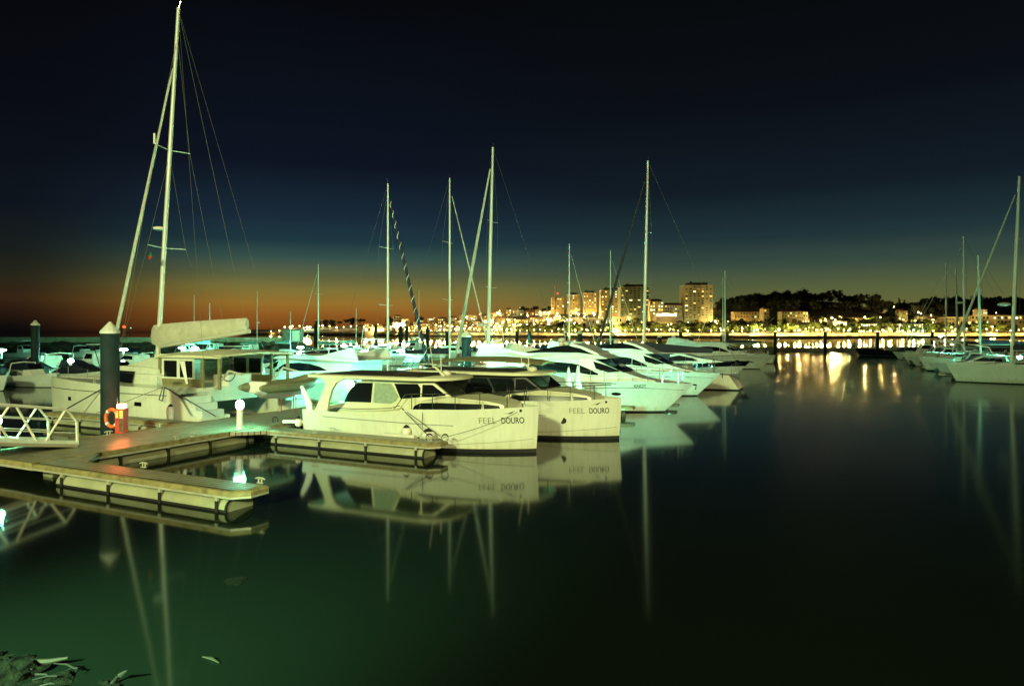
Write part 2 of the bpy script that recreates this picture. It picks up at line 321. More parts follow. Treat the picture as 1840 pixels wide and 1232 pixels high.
def finger(label, u0, u1, v0, v1, near=True, cham=True):
    t = dock('finger_pontoon', label, 'pontoon', 'finger pontoons')
    c = .3 if cham else 0
    poly = [(u0, v0), (u1 - c, v0), (u1, v0 + c), (u1, v1 - .08), (u1 - .08, v1), (u0, v1)]
    ins = [(u0, v0 + .13), (u1 - c - .1, v0 + .13), (u1 - .14, v0 + c + .05), (u1 - .14, v1 - .12), (u0, v1 - .12)]
    m = MB(); n = len(poly)
    m.add([(x, y, .47) for x, y in ins] + [(x, y, .498) for x, y in ins], [tuple(range(5, 10))] + [(i, (i + 1) % 5, (i + 1) % 5 + 5, i + 5) for i in range(5)])
    m.build('deck', DECK, t)
    m = MB(); m.loft([[(x, y, .325) for x, y in poly], [(x, y, .372) for x, y in poly]]); m.build('frame', LIPA, t)
    m = MB(); m.loft([[(x, y, .374) for x, y in poly], [(x, y, .455) for x, y in poly], [(x + (.03 if x < u0 + .5 else -.03), y + (.03 if y < (v0 + v1) / 2 else -.03), .489) for x, y in poly]], cap=True)
    m.build('fender_board', LIP, t)
    a0, a1 = (u0 + .95, u1 - .5) if u0 > -1 else (u0 + .35, u1 - .3)
    vc = (v0 + v1) / 2; m = MB(); ry, n = (v1 - v0) / 2 - .04, 18
    sec = [(vc + ry * math.copysign(abs(math.cos(b_)) ** .7, math.cos(b_)), .06 + (.25 if math.sin(b_) > 0 else .3) * math.sin(b_)) for b_ in [2 * math.pi * k / n for k in range(n)]]
    rings = [[(x, vc + (y - vc) * q, .06 + (z - .06) * q) for y, z in sec] for x, q in ((a0, .95), (a0 + .02, 1), (a1 - .02, 1), (a1, .95))]
    m.loft(rings)
    for i, f_ in enumerate(m.f):
        if max(m.v[j][2] for j in f_) < .11 and len(f_) == 4: m.m[i] = 1
    m.build('float', [FLOATM, BLACK], t, True)
    m = MB(); m.loft([[(a1 + dx, vc + (y - vc) * q, .06 + (z - .06) * q) for y, z in sec] for dx, q in ((-.03, 1.02), (.012, 1.02), (.012, .90))], cap=False); m.build('float_rim', BLACK, t)
    k = max(2, int((a1 - a0) / 1.7))
    for i in range(k + 1):
        x = a0 + .3 + i * (a1 - a0 - .55) / k
        for sd in (-1, 1):
            yb = vc + sd * (ry + .015); MB().box(x - .04, x + .04, min(yb, yb + sd * .03), max(yb, yb + sd * .03), .25, .324, 0).box(x - .04, x + .04, min(yb, yb + sd * .03), max(yb, yb + sd * .03), -.15, .25, 1).build('bracket', [LIPA, BLACK], t)
    return t
def walkway(label, u0, u1, v0, v1):
    t = dock('walkway_pontoon', label, 'pontoon')
    m = MB(); m.box(u0 + .15, u1 - .15, v0 + .1, v1, .47, .498); m.build('deck', DECKX, t)
    m = MB(); m.box(u0, u0 + .15, v0, v1, .374, .51); m.box(u1 - .15, u1, v0, v1, .374, .51); m.box(u0 + .151, u1 - .151, v0, v0 + .1, .374, .507); m.build('fender_board', LIP, t)
    m = MB(); m.box(u0 + .01, u1 - .01, v0 + .01, v1, .31, .372); m.build('frame', LIPA, t)
    s = v0 + .6
    while s < min(v1, v0 + 44):
        floats(t, 'v', s, min(s + 7.2, v1 - .2), u1 - .36, side=1); floats(t, 'v', s, min(s + 7.2, v1 - .2), u0 + .36, side=-1); s += 7.7
    return t
walkway("long timber walkway pontoon running from the gangway out past all the white yachts", -3.3, 0, -7.1, 72)
walkway("distant cyan-lit walkway pontoon beyond the catamaran, lined with small boats", -41, -38.6, 6, 78)
walkway("far walkway pontoon behind the sailing yachts moored across the dark basin", 36, 38.4, 30, 120)
finger("short finger pontoon closest to the camera with empty berths on both sides", 0.02, 7.7, -7.1, -6.2)
finger("finger pontoon alongside the first cream cabin cruiser", 0.02, 8.0, .35, 1.2)
finger("finger pontoon beside the catamaran hull behind the tall pile", -12.2, -3.32, .1, .95, cham=False)
for vv, n_, l_ in ((9.4, 10.9, "hidden finger pontoon behind the second cream cabin cruiser"), (13.6, 10.5, "finger pontoon under the first flybridge yacht's near side"), (23.4, 10.5, "finger pontoon between the two flybridge yachts"), (36.6, 10.5, "finger pontoon beyond the dark-sided sailing yacht")):
    finger(l_, .02, n_, vv, vv + .8)
for vv, l_ in ((9.2, "finger pontoon past the catamaran's outer hull"), (17.5, "finger pontoon beside the blue-spiral forestay yacht"), (26, "finger pontoon beside the middle tall mast yacht"), (37, "finger pontoon past the tallest middle mast")):
    finger(l_, -12.5, -3.32, vv, vv + .8, cham=False)
for i, vv in enumerate((14, 24, 34, 44, 54, 64)):
    finger(f"{nth(i)} short finger on the distant walkway from the shore side", -38.58, -31, vv, vv + .7, cham=False)
for i, vv in enumerate((52, 66, 80, 94)):
    finger(f"{nth(i)} finger pontoon between the yachts across the basin", 27, 35.98, vv, vv + .7, cham=False)
for uu, vv, sv, l_ in ((0, -6.2, 1, "triangular timber gusset in the corner of the walkway and the short empty finger"), (0, .35, -1, "triangular timber gusset by the corner bollard lamp")):
    t = dock('deck_gusset', l_, 'pontoon'); n_ = .95
    MB().loft([[(uu + .002, vv, z), (uu + n_, vv, z), (uu + .002, vv + sv * n_, z)] for z in (.36, .485)]).build('deck', DECK, t)
for (u, v, a, l) in ((3.2, -6.15, 0, "cleat midway along the short empty finger pontoon"), (7.35, -6.2, 0, "cleat at the tip of the short empty finger pontoon"),
                     (-3.15, -2.9, 1.57, "cleat on the walkway edge just before the tall capped pile"), (-3.15, -1.0, 1.57, "cleat on the walkway edge behind the red fire post"),
                     (-3.15, 1.6, 1.57, "cleat on the walkway edge by the catamaran's stern"), (-.12, -2.6, 1.57, "pale cleat on the walkway edge opposite the fire post"),
                     (-.12, -2.0, 1.57, "pale cleat just past the one opposite the fire post"), (3.0, .45, 0, "cleat on the near edge of the finger by the first cabin cruiser"),
                     (3.2, 1.1, 0, "cleat against the hull side of the first cabin cruiser"), (-3.15, 5.0, 1.57, "cleat beside the orange hoop rails"), (7.5, .8, 0, "cleat at the tip of the finger by the first cabin cruiser")):
    cleat(u, v, l, a)
o = MB().box(-.09, .09, -.012, .012, -.045, .045, 0).build('number_plate', [BLACK]); one(o, "small black plate with a white figure 2 on the walkway corner", 'sign'); o.location = D(.02, -5.3, .46); o.rotation_euler = (0, 0, AF + R(90))
def text_mesh(s, size, mtl, name, parent, offset=0, sx=1.0):
    cu = bpy.data.curves.new(name, 'FONT'); cu.body = s; cu.size = size; cu.offset = offset; cu.align_x = 'LEFT'
    ob = bpy.data.objects.new(name, cu); COL.objects.link(ob)
    dg = bpy.context.evaluated_depsgraph_get(); me = bpy.data.meshes.new_from_object(ob.evaluated_get(dg)); bpy.data.objects.remove(ob)
    for v in me.vertices: v.co.x *= sx
    me.materials.clear(); me.materials.append(mtl)
    o2 = bpy.data.objects.new(name, me); COL.objects.link(o2)
    if parent: o2.parent = parent
    return o2
tx = text_mesh('2', .08, WHITEP, 'lettering', o); tx.rotation_euler = (R(90), 0, 0); tx.location = (-.02, -.016, -.028)

# piles with pyramidal caps
def pile(loc, r, h, label, cap=True, dark=False, n=16):
    t = thing('mooring_pile', label, 'pile', loc, 0, 'mooring piles')
    MB().lathe([(r, -1.5), (r, h)], n=n).build('shaft', PILEM, t, True)
    if cap:
        m = MB(); m.lathe([(r * 1.06, h), (r * 1.06, h + .09), (r * .12, h + r * 1.05 + .1), (.01, h + r * 1.07 + .1)], n=n); m.build('cap', CAPM, t)
    return t
pile(D(-4.46, -1.98), .31, 3.98, "big dark green steel pile with white pointed cap beside the red fire post")
pile(D(-38.1, 14.2), .30, 4.6, "capped pile standing at the distant walkway beyond the gangway")
pile(D(-3.95, 23.2), .33, 3.72, "stout capped green pile between the middle masts")
pile(PX(1042, 88), .33, 3.9, "capped pile seen behind the first flybridge yacht's dark bridge screen")
for px, h, d in ((1242, 3.4, 105), (1185, 3.4, 92), (1297, 3.5, 120), (1102, 3.6, 100), (1016, 4.0, 118), (951, 4.0, 120)):
    pile(PX(px, d), .3, h, {1242: "short capped pile behind the blue-canvas yacht", 1185: "capped pile behind the dark furled boom cover", 1297: "capped pile behind the twin thin masts", 1102: "capped pile beside the big dark forestay", 1016: "slim pile behind the radar-domed yacht", 951: "slim bluish pile next to the red lamp"}[px], px != 951)
# outer floating breakwater with its line of piles
t = thing('floating_breakwater', "long low dark floating breakwater crossing the basin mouth", 'breakwater', (0, 0, 0))
for i in range(9):
    x0 = -58 + i * 24; MB().box(x0, x0 + 23.7, 157.4, 161, -.3, .62).build('pontoon_section', STONE, t)
for i, px in enumerate((567, 675, 720, 731, 768, 803, 929, 1223, 1307, 1393, 1483, 1577, 1675)):
    h = {567: 6.0, 675: 5.6, 720: 5.6, 731: 5.6, 768: 5.2}.get(px, 4.2)
    pile(PX(px, 156.8), .36, h, f"black uncapped pile, {nth(i)} along the floating breakwater from its seaward end", False, n=8)

# ------------------------------------------------------------------ gangway
t = thing('gangway', "white steel truss gangway with open handrails coming down onto the walkway", 'gangway', D(-2.25, -4.95, .52), AF)
L, SL = 16.0, .165
def gz(y): return -y * SL
MB().add([(-.6, 0, .06), (.6, 0, .06), (.6, -L, .06 + gz(-L)), (-.6, -L, .06 + gz(-L)), (-.6, 0, .02), (.6, 0, .02), (.6, -L, .02 + gz(-L)), (-.6, -L, .02 + gz(-L))],
         [(0, 1, 2, 3), (7, 6, 5, 4), (0, 4, 5, 1), (2, 6, 7, 3), (1, 5, 6, 2), (3, 7, 4, 0)]).build('walk_deck', DECKX, t)
for s in (-.78, .68):
    m = MB(); m.tube([(s, .02, .08), (s, -L, .08 + gz(-L))], .10, 4); m.build('bottom_chord', GANG, t)
    m = MB(); m.tube([(s, .02, .05), (s, 0.0, .75), (s, -.32, 1.13 + gz(-.32)), (s, -L, 1.13 + gz(-L))], .045, 6); m.build('top_rail', GANG, t)
    for hz in (.42, .78): MB().tube([(s, 0, hz), (s, -L, hz + gz(-L))], .018, 5).build('handrail', GANG, t)
    y = -.34
    while y > -L + 1.6:
        MB().tube([(s, y, 1.1 + gz(y)), (s, y - .6, .1 + gz(y - .6))], .036, 4).build('brace', GANG, t)
        MB().tube([(s, y - .8, .1 + gz(y - .8)), (s, y - 1.35, 1.1 + gz(y - 1.35))], .036, 4).build('brace', GANG, t); y -= 1.55
for s in (-.45, .45): MB().lathe([(.09, -.04), (.09, .04)], n=12).build('wheel', BLACK, t)
ws = [c for c in bpy.data.objects if c.name.startswith('wheel') and c.parent == t]
for w_, s in zip(ws, (-.5, .5)): w_.rotation_euler = (0, R(90), 0); w_.location = (s, -.05, .07)

# ------------------------------------------------------------------ lamps on the docks
def bollard(loc, label, r=.115, h=.74, hr=.13, e=E_DOCK, power=3800):
    t = thing('bollard_lamp', label, 'lamp', loc, 0, 'bollard lamps lighting the pontoons')
    MB().lathe([(r * 1.25, 0), (r * 1.25, .03), (r, .04), (r * .95, h)], n=14).build('post', WHITEP, t, True)
    MB().lathe([(.03, h + .005), (hr, h + .05), (hr * 1.15, h + .16), (hr * .9, h + .28), (.02, h + .33)], n=14).build('lamp_head', e, t, True)
    glow_lamp(t, (0, 0, h + .17), power, (.20, 1.0, .60), hr * 1.3)
    return t
bollard(D(-.17, .05, .50), "white bollard lamp on the walkway corner beside the first cabin cruiser's finger", e=E_NEAR, hr=.125, power=2000)
bollard(D(-3.25, -6.3, .50), "bollard lamp shining through the gangway rails", e=E_NEAR, hr=.125, power=2000)
bollard(D(.35, 13.3, .50), "bollard lamp glowing just ahead of the first cabin cruiser's roof", hr=.16, e=E_NEAR)
bollard(D(-.15, 35.6, .50), "bollard lamp over the first flybridge yacht's side window", hr=.2, h=1.1)
bollard(D(-3.1, 9.8, .50), "bollard lamp under the catamaran's canopy edge", hr=.16)
for u_, v_, l_ in ((4.6, 13.95, "added bollard lamp on the finger between the low cruiser and the first flybridge yacht"), (-.2, 22.5, "added walkway bollard lamp astern of the flybridge yachts"), (5.2, 23.8, "added bollard lamp on the finger between the two flybridge yachts"), (-.2, 29.5, "added walkway bollard lamp astern of the navy-boomed yacht"),
                    (-3.1, 20.5, "added walkway bollard lamp before the stout capped pile"), (-3.1, 43, "added walkway bollard lamp beyond the tallest middle mast"), (-.2, 51, "added walkway bollard lamp short of the hardtop yacht"), (-.2, 60, "added walkway bollard lamp astern of the hardtop yacht"), (5.0, 37.0, "added bollard lamp on the finger beyond the sloping stern"),
                    (-9.5, 9.6, "bollard lamp on the finger past the catamaran's outer hull"), (-9.5, 17.9, "added bollard lamp on the finger by the blue spiral stay"), (-38.8, 22, "second walkway lamp of the distant row, added"), (-38.8, 32, "third walkway lamp of the distant row, added"), (-38.8, 44, "fourth walkway lamp of the distant row, added"), (-38.8, 56, "fifth walkway lamp of the distant row, added"), (-38.8, 68, "sixth walkway lamp of the distant row, added")):
    bollard(D(u_, v_, .5), l_, hr=.13)  # lamps presumed among the boats, added for more teal light on the docks
finger("narrow unseen finger pontoon added beyond the first flybridge yacht for a lamp", .02, 11.2, 19.6, 20.4)  # added only to carry the low lamp behind the yacht
bollard(D(10.3, 9.95, .5), "low bollard lamp hidden behind the second cabin cruiser's bow", hr=.13, h=.34, power=8000); bollard(D(10.6, 20.0, .5), "low bollard lamp added out of sight behind the first flybridge yacht", hr=.13, h=.30, power=8000)  # unseen low lamps, added to throw teal light on the yacht hulls
for i, (px, py, l) in enumerate(((127, 648, "bollard lamp on the distant walkway between its two piles"), (222, 628, "bollard lamp just past the big capped pile"), (327, 625, "first of two close lamps under the catamaran boom"),
        (350, 625, "second of two close lamps under the catamaran boom"), (540, 624, "bright lamp at the foot of the slanting thin stay"), (537, 636, "lamp just below the bright one at the stay foot"), (529, 640, "lowest lamp of the three by the stay foot"),
        (618, 621, "lamp beside the arched fishing boat"), (655, 632, "lamp on the bow of the white open-arch boat"), (685, 620, "lamp just before the first middle mast"), (720, 630, "lamp just past the first middle mast"),
        (735, 619, "first lamp of a close pair at the far end of the docks"), (745, 619, "second lamp of a close pair at the far end of the docks"), (752, 631, "lamp beneath the blue spiral stay"), (685, 637, "low lamp behind the first middle mast's foot"),
        (943, 622, "lamp beside the red lamp on the far dock"), (3, 629, "lamp at the edge of the view over the small white boat"), (1832, 642, "lamp on the walkway across the basin by the tall mast"), (1690, 604, "small lamp beyond the yachts across the basin"))):
    d = FPX * 2.3 / (py - HY) if py > 612 else 190
    d = min(d, 190); bollard(PX(px, d, CH - (py - HY) * d / FPX - 1.15), l, hr=.2 if d < 75 else .46, r=.12, h=1.0)
    if d > 60: MB
for px, py, l in ((953, 622, "small red navigation lamp beside a dock lamp"), (729, 618, "small red lamp next to the far pair of dock lamps")):
    d = 128; t = thing('red_marker_lamp', l, 'lamp', PX(px, d, 0), 0, 'red marker lamps')
    MB().lathe([(.06, 0), (.05, 1.3)], n=8).build('post', GREYP, t); MB().ball((0, 0, 1.5), .26).build('lamp_head', E_REDL, t, True); glow_lamp(t, (0, 0, 1.5), 120, (1, .12, .03), .3)
t = thing('harbour_light', "red light on a thin tower far out on the sea horizon", 'lighthouse', PX(223, 900, 0))
MB().lathe([(1.4, -1), (1.0, 10.4)], n=10).build('tower', STONE, t, True); MB().ball((0, 0, 12.0), 1.9).build('lamp', emat('harbour_red', (1, .10, .02), 3), t, True)
t = thing('channel_light', "tiny green light beside the red one on the sea horizon", 'lighthouse', PX(235, 900, 0))
MB().lathe([(.8, -1), (.6, 10)], n=8).build('tower', STONE, t, True); MB().ball((0, 0, 10.6), .7).build('lamp', emat('harbour_green', (.2, 1, .5), 2), t, True)

# ------------------------------------------------------------------ red fire post with lifebuoy
t = thing('fire_post', "red safety cabinet post with a glowing top lamp on the walkway edge", 'fire post', D(-3.16, -2.42, .50), R(-8))
MB().box(-.16, .16, -.13, .13, 0, .86).build('cabinet', RED, t)
MB().box(.005, .14, -.142, -.131, .06, .52).build('glass_door', mat('cabinet_glass', (.14, .12, .06), .2, var=.3, scale=12), t)
MB().box(-.13, -.03, -.14, -.131, .55, .80).build('sign', YEL, t); MB().box(.02, .14, -.14, -.131, .60, .80).build('sign', YEL, t)
for zz in (.77, .73): MB().box(-.12, -.04, -.146, -.141, zz, zz + .015).build('sign_line', RED, t)
MB().box(.02, .14, -.14, -.131, .545, .575).build('sign', WHITEP, t)
MB().box(-.10, -.05, -.142, -.131, .46, .50).build('lock', BLACK, t)
MB().lathe([(.13, .87), (.155, .89), (.155, .99), (.12, 1.02), (.02, 1.03)], n=14).build('top_lamp', E_FIRE, t, True); glow_lamp(t, (0, 0, .96), 380, (1.0, .14, .04), .17)
MB().tube([(-.17, 0, .02), (-.17, 0, 1.25)], .02, 6).build('pole', STEEL, t)
t = thing('lifebuoy', "orange ring lifebuoy with pale bands hung beside the red fire post", 'lifebuoy', D(-3.16, -2.42, 1.0), R(-8) )
m = MB(); nR = 28
rg = [[(-.20 + .0, 0, 0)] for _ in range(1)]
rings = []
for k in range(nR + 1):
    a = 2 * math.pi * k / nR; c = Vector((-.36 + .23 * math.cos(a), -.02, .02 + .30 * math.sin(a))); dr = Vector((math.cos(a), 0, math.sin(a)))
    rings.append([c + dr * .062 * math.cos(b_) + Vector((0, 1, 0)) * .062 * math.sin(b_) for b_ in [2 * math.pi * j / 8 for j in range(8)]])
m.loft(rings, cap=False); m.build('ring', ORANGE, t, True)
for a in (40, 130, 220, 310):
    a = R(a); c = Vector((-.36 + .23 * math.cos(a), -.02, .02 + .30 * math.sin(a))); tn = Vector((-math.sin(a), 0, math.cos(a))) * .03
    MB().tube([c - tn, c + tn], .068, 10).build('band', WHITEP, t, True)

# ------------------------------------------------------------------ boat building
def interp(pts, x):
    if x <= pts[0][0]: return pts[0][1]
    for (a, b1), (c, d1) in zip(pts, pts[1:]):
        if x <= c: s = (x - a) / (c - a); s = s * s * (3 - 2 * s); return b1 + (d1 - b1) * s
    return pts[-1][1]
class Hull:
    def __init__(s, L, Lwl, B, sheer, pd=2.4, pw=1.7, wf=.86, tm=.45, ts=.9, flare=1.0, tr=0.0, boot=.1, deep=.5, fine=0.0):
        s.__dict__.update(locals())
        s.rake = L - Lwl
    def S(s, t, p):
        if t < s.tm: return 1 - (1 - s.ts) * ((s.tm - t) / s.tm) ** 2
        q = (t - s.tm) / (1 - s.tm); return max(0, 1 - q ** p) ** (.9)
    def hb(s, t, z, zs):
        k = max(0, min(1, z / zs)); wl = s.B / 2 * s.wf * s.S(t, s.pw); dk = s.B / 2 * s.S(t, s.pd)
        return wl + (dk - wl) * k ** s.flare
    def xat(s, t, z, zs):
        k = max(0, min(1, z / zs)); x0 = s.tr * k; return x0 + t * (s.Lwl + s.rake * k - x0)
    def y_at(s, x, z):                      # half breadth where a given point of the side lies
        zs = interp(s.sheer, x); k = max(0, min(1, z / zs)); x0 = s.tr * k; t = (x - x0) / (s.Lwl + s.rake * k - x0)
        return s.hb(min(t, 1), z, zs)
    def mesh(s, mats, name='hull', parent=None, top=None, nst=26):
        rows_below = [(-s.deep, .02), (-s.deep * .6, .6), (-.02, .985)]
        m = MB(); grid = []
        zt = interp(s.sheer, s.L)
        for i in range(nst + 1):
            t_ = 1 - (1 - i / nst) ** 1.35
            zs = interp(s.sheer, t_ * s.L); col = []
            for z, w in rows_below: col.append((s.xat(t_, 0, zs) - (.0 if z > -.1 else .3 * t_ * (-z)), w * s.hb(t_, 0, zs), z))
            zz = [0, s.boot] + [s.boot + (zs - s.boot) * q for q in (.18, .36, .55, .72, .86, .95, 1)]
            for z in zz: col.append((s.xat(t_, z, zs), s.hb(t_, z, zs), z))
            grid.append(col)
        nr = len(grid[0]); mt = []
        for sd in (-1, 1):
            b = len(m.v); m.v += [(x, y * sd, z) for c in grid for x, y, z in c]
            for i in range(nst):
                for j in range(nr - 1):
                    a = b + i * nr + j; mi = 1 if j < 4 - 1 + (1 if s.boot > .02 else 0) else (2 if top and j >= top else 0)
                    m.f.append((a, a + nr, a + nr + 1, a + 1)); m.m.append(mi)
        for j in range(nr - 1):
            m.f.append((j, j + 1, (nst + 1) * nr + j + 1, (nst + 1) * nr + j)); m.m.append(0 if j > 3 else 1)
        o = m.build(name, mats, parent, False)
        import bmesh
        bm = bmesh.new(); bm.from_mesh(o.data); bmesh.ops.remove_doubles(bm, verts=bm.verts, dist=.002); bmesh.ops.recalc_face_normals(bm, faces=bm.faces); bm.to_mesh(o.data); bm.free()
        o.data.polygons.foreach_set('use_smooth', [True] * len(o.data.polygons))
        try: o.data.set_sharp_from_angle(angle=R(35))
        except Exception: pass
        return o
    def deck(s, mtl, parent, drop=.06, inset=.05, x0=.05, x1=None, name='deck'):
        x1 = x1 or s.L * .99; m = MB(); n = 18; vs = []
        for i in range(n + 1):
            x = x0 + (x1 - x0) * i / n; zs = interp(s.sheer, x); y = max(.01, s.y_at(x, zs * .999) - inset)
            vs += [(x, -y, zs - drop), (x, 0, zs - drop + .03), (x, y, zs - drop)]
        m.add(vs, [(3 * i + j, 3 * i + 3 + j, 3 * i + 4 + j, 3 * i + 1 + j) for i in range(n) for j in (0, 1)]); return m.build(name, mtl, parent, True)
    def rail(s, parent, x0, x1, h=.55, n=7, inset=.08, mtl=None, r=.016, mid=False, ends=True):
        mtl = mtl or STEEL
        for sd in (-1, 1):
            pts = []
            for i in range(n * 3 + 1):
                x = x0 + (x1 - x0) * i / (n * 3); zs = interp(s.sheer, x); pts.append((x, sd * max(.02, s.y_at(x, zs * .999) - inset), zs + h))
            if ends:
                a = pts[0]; pts = [(a[0] - .45, a[1], a[2] - h)] + pts
            MB().tube(pts, r, 5).build('rail', mtl, parent, True)
            if mid: MB().tube([(p[0], p[1], p[2] - h * .5) for p in pts[1:]], r * .6, 4).build('rail', mtl, parent)
            for i in range(n):
                p = pts[1 + min(i * 3 + 1, n * 3 - 1)]; MB().tube([(p[0], p[1], p[2] - h), p], r, 5).build('stanchion', mtl, parent)
    def stripe(s, parent, x0, x1, zf, w=.03, mtl=None, n=24, sides=(-1, 1), name='rub_rail', out=.012):
        for sd in sides:
            rings = []
            for i in range(n + 1):
                x = x0 + (x1 - x0) * i / n; z = zf(x); y = s.y_at(x, z)
                rings.append([(x, sd * (y - .02), z - w / 2), (x, sd * (y + out), z - w / 2), (x, sd * (y + out), z + w / 2), (x, sd * (y - .02), z + w / 2)])
            MB().loft(rings).build(name, mtl or BLACK, parent)
    def mark(s, o, x, z, sd=-1, out=.006):
        for v in o.data.vertices:
            xx, zz = x + v.co.x, z + v.co.y
            v.co = (xx, sd * (s.y_at(xx, zz) + out), zz)
def wpoly(poly, w, name, mtl, parent, off=.014, sides=(-1, 1)):
    for sd in sides:
        n = len(poly); m = MB()
        m.add([(x, sd * (w(x, z) + off), z) for x, z in poly] + [(x, sd * (w(x, z) - .03), z) for x, z in poly],
              [tuple(range(n)), tuple(reversed(range(n, 2 * n)))] + [(i, i + n, (i + 1) % n + n, (i + 1) % n) for i in range(n)])
        m.build(name, mtl, parent)
def fender(p, r=.13, h=.5, label='', top=BLACK):
    t = thing('fender', label, 'fender', p, 0, 'boat fenders')
    MB().lathe([(.03, 0), (r * .8, .04), (r, .12), (r, h - .12), (r * .8, h - .04), (.03, h)], n=12).build('body', WHITEP, t, True)
    MB().lathe([(r * .82, h - .06), (r * .5, h + .02), (.02, h + .07)], n=10).build('cap', top, t, True); return t
def rope(pts, label, r=.014, mtl=None, sag=0):
    P_ = []
    for i in range(len(pts) - 1):
        a, b_ = Vector(pts[i]), Vector(pts[i + 1])
        for k in range(8): s = k / 8; P_.append(a.lerp(b_, s) - Vector((0, 0, sag * 4 * s * (1 - s))))
    P_.append(Vector(pts[-1])); o = MB().tube(P_, r, 5).build('mooring_line', mtl or ROPE, None, True); one(o, label, 'rope', 'mooring lines'); return o

# --- the two cream cabin cruisers with flat solar roofs
def cruiser(label, u, v, first):
    t = thing('cabin_cruiser', label, 'motor yacht', D(u, v), AF, 'cream cabin cruisers with flat roofs')
    H = Hull(8.92, 8.82, 3.3, [(0, 1.17), (2.6, 1.15), (3.8, 1.20), (4.9, 1.41), (6.3, 1.45), (8.92, 1.54)], pd=3.2, pw=2.3, wf=.93, tm=.4, ts=.95, boot=.13)
    H.mesh([GEL, BOOT], parent=t, nst=30); H.deck(GREYP, t, drop=.16)
    w = lambda x, z: 1.30 - .10 * (z - 1.1)
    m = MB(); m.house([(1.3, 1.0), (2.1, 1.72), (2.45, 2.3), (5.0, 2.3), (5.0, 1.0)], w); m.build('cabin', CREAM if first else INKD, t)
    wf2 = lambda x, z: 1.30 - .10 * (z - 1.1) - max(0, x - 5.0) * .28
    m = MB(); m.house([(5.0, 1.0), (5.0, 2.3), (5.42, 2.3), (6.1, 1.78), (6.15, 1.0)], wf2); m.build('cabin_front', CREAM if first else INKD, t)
    wins = [([(1.72, 1.5), (1.86, 1.78), (2.06, 2.04), (2.3, 2.2), (2.96, 2.22), (2.93, 1.52)], GLASS), ([(3.03, 1.52), (3.06, 2.22), (3.76, 2.22), (4.1, 1.78), (4.02, 1.62), (3.8, 1.52)], CURTAIN if first else GLASS),
            ([(3.9, 2.22), (4.86, 2.24), (5.0, 2.1), (5.0, 1.79), (4.2, 1.7)], GLASS)]
    for p, mm in wins: wpoly(p, w, 'window', mm, t)
    wpoly([(5.06, 2.22), (5.40, 2.22), (5.9, 1.86), (5.3, 1.8), (5.06, 1.8)], wf2, 'window', GLASS, t)
    for s in (-1, 1):                                                          # raked windscreen, two panes and a middle post
        a = .04 * s
        pts = [(5.47, a, 2.25), (5.47, s * 1.0, 2.25), (6.07, s * .93, 1.82), (6.07, a, 1.82)]
        MB().panel([(x + .03, y, z + .03) for x, y, z in pts], .02).build('windscreen', GLASS, t)
    roof = MB(); rings = []
    for zz, gx in ((2.34, -.05), (2.36, 0), (2.44, 0), (2.47, -.06)):
        pl = [(.10, -1.38), (.4, -1.46), (5.0, -1.46), (5.6, -1.25), (5.95, -.8), (6.08, 0), (5.95, .8), (5.6, 1.25), (5.0, 1.46), (.4, 1.46), (.1, 1.38)]
        rings.append([(x if abs(gx) < .001 else 3 + (x - 3) * (1 + gx / 3), y * (1 + gx / 3), zz) for x, y in pl])
    roof.loft(rings); ro = roof.build('roof', CREAM, t, True)
    m = MB()
    for i in range(4): m.box(.55 + i * 1.12, 1.6 + i * 1.12, -1.25, 1.25, 2.472, 2.50 + .0)
    m.build('solar_panel', SOLAR, ro)
    MB().lathe([(.2, 2.47), (.22, 2.52), (.18, 2.6), (.05, 2.65)], (5.05, .35, 0), 12).build('radar_dome', WHITEP, ro, True)
    MB().tube([(5.35, -.2, 2.46), (4.95, -.2, 2.78), (4.85, -.2, 2.80)], [.05, .04, .03], 6).build('mast_bracket', CREAM, ro, True)
    MB().tube([(4.85, -.2, 2.8), (4.72, -.2, 3.7)], .012, 4).build('antenna', WHITEP, ro); MB().tube([(5.02, .1, 2.5), (5.0, .1, 3.2)], .02, 4).build('antenna', WHITEP, ro)
    MB().box(3.3, 3.62, -1.0, -.86, 2.50, 2.53).build('roof_hatch', BLACK, ro)
    for s in (-1, 1):                                                          # curved arch pillar at the cockpit
        m = MB(); m.prism([(.50, 1.1), (.66, 1.35), (.86, 1.72), (1.0, 2.0), (1.05, 2.2), (.82, 2.36), (1.95, 2.36), (1.55, 2.2), (1.33, 1.9), (1.2, 1.5), (1.12, 1.1)], s * 1.40, s * 1.50); m.build('arch_pillar', CREAM, t)
        m = MB(); m.prism([(-.1, 2.0), (0.0, 2.05), (.25, 1.75), (.45, 1.4), (.5, 1.05), (.25, 1.05), (.15, 1.45)], s * 1.52, s * 1.57); m.build('stern_wing', WHITEP, t)
    tw = lambda x, z: 1.36 - max(0, x - 5.6) * .26 - .25 * (z - 1.3)
    m = MB(); m.house([(4.3, 1.2), (4.7, 1.60), (5.6, 1.78), (6.1, 1.82), (7.3, 1.72), (7.75, 1.65), (7.95, 1.58), (7.98, 1.25)], tw); m.build('trunk_cabin', CREAM, t)
    wpoly([(4.75, 1.34), (4.83, 1.50), (5.05, 1.60), (5.58, 1.625), (5.58, 1.34)], tw, 'window', GLASS, t, .02); wpoly([(5.62, 1.34), (5.62, 1.63), (7.2, 1.62), (7.2, 1.34)], tw, 'window', GLASS, t, .02)
    wpoly([(7.33, 1.34), (7.28, 1.62), (7.8, 1.57), (7.9, 1.34)], tw, 'window', GLASS, t, .02)
    H.rail(t, 4.6, 8.6, h=.52, n=5)
    MB().tube([(x, -H.y_at(x, 1.2) + .06, interp(H.sheer, x) + .14 + .02 * (x - 2)) for x in (1.5, 2.4, 3.3, 4.0, 4.4)], .014, 5).build('side_rail', STEEL, t, True)
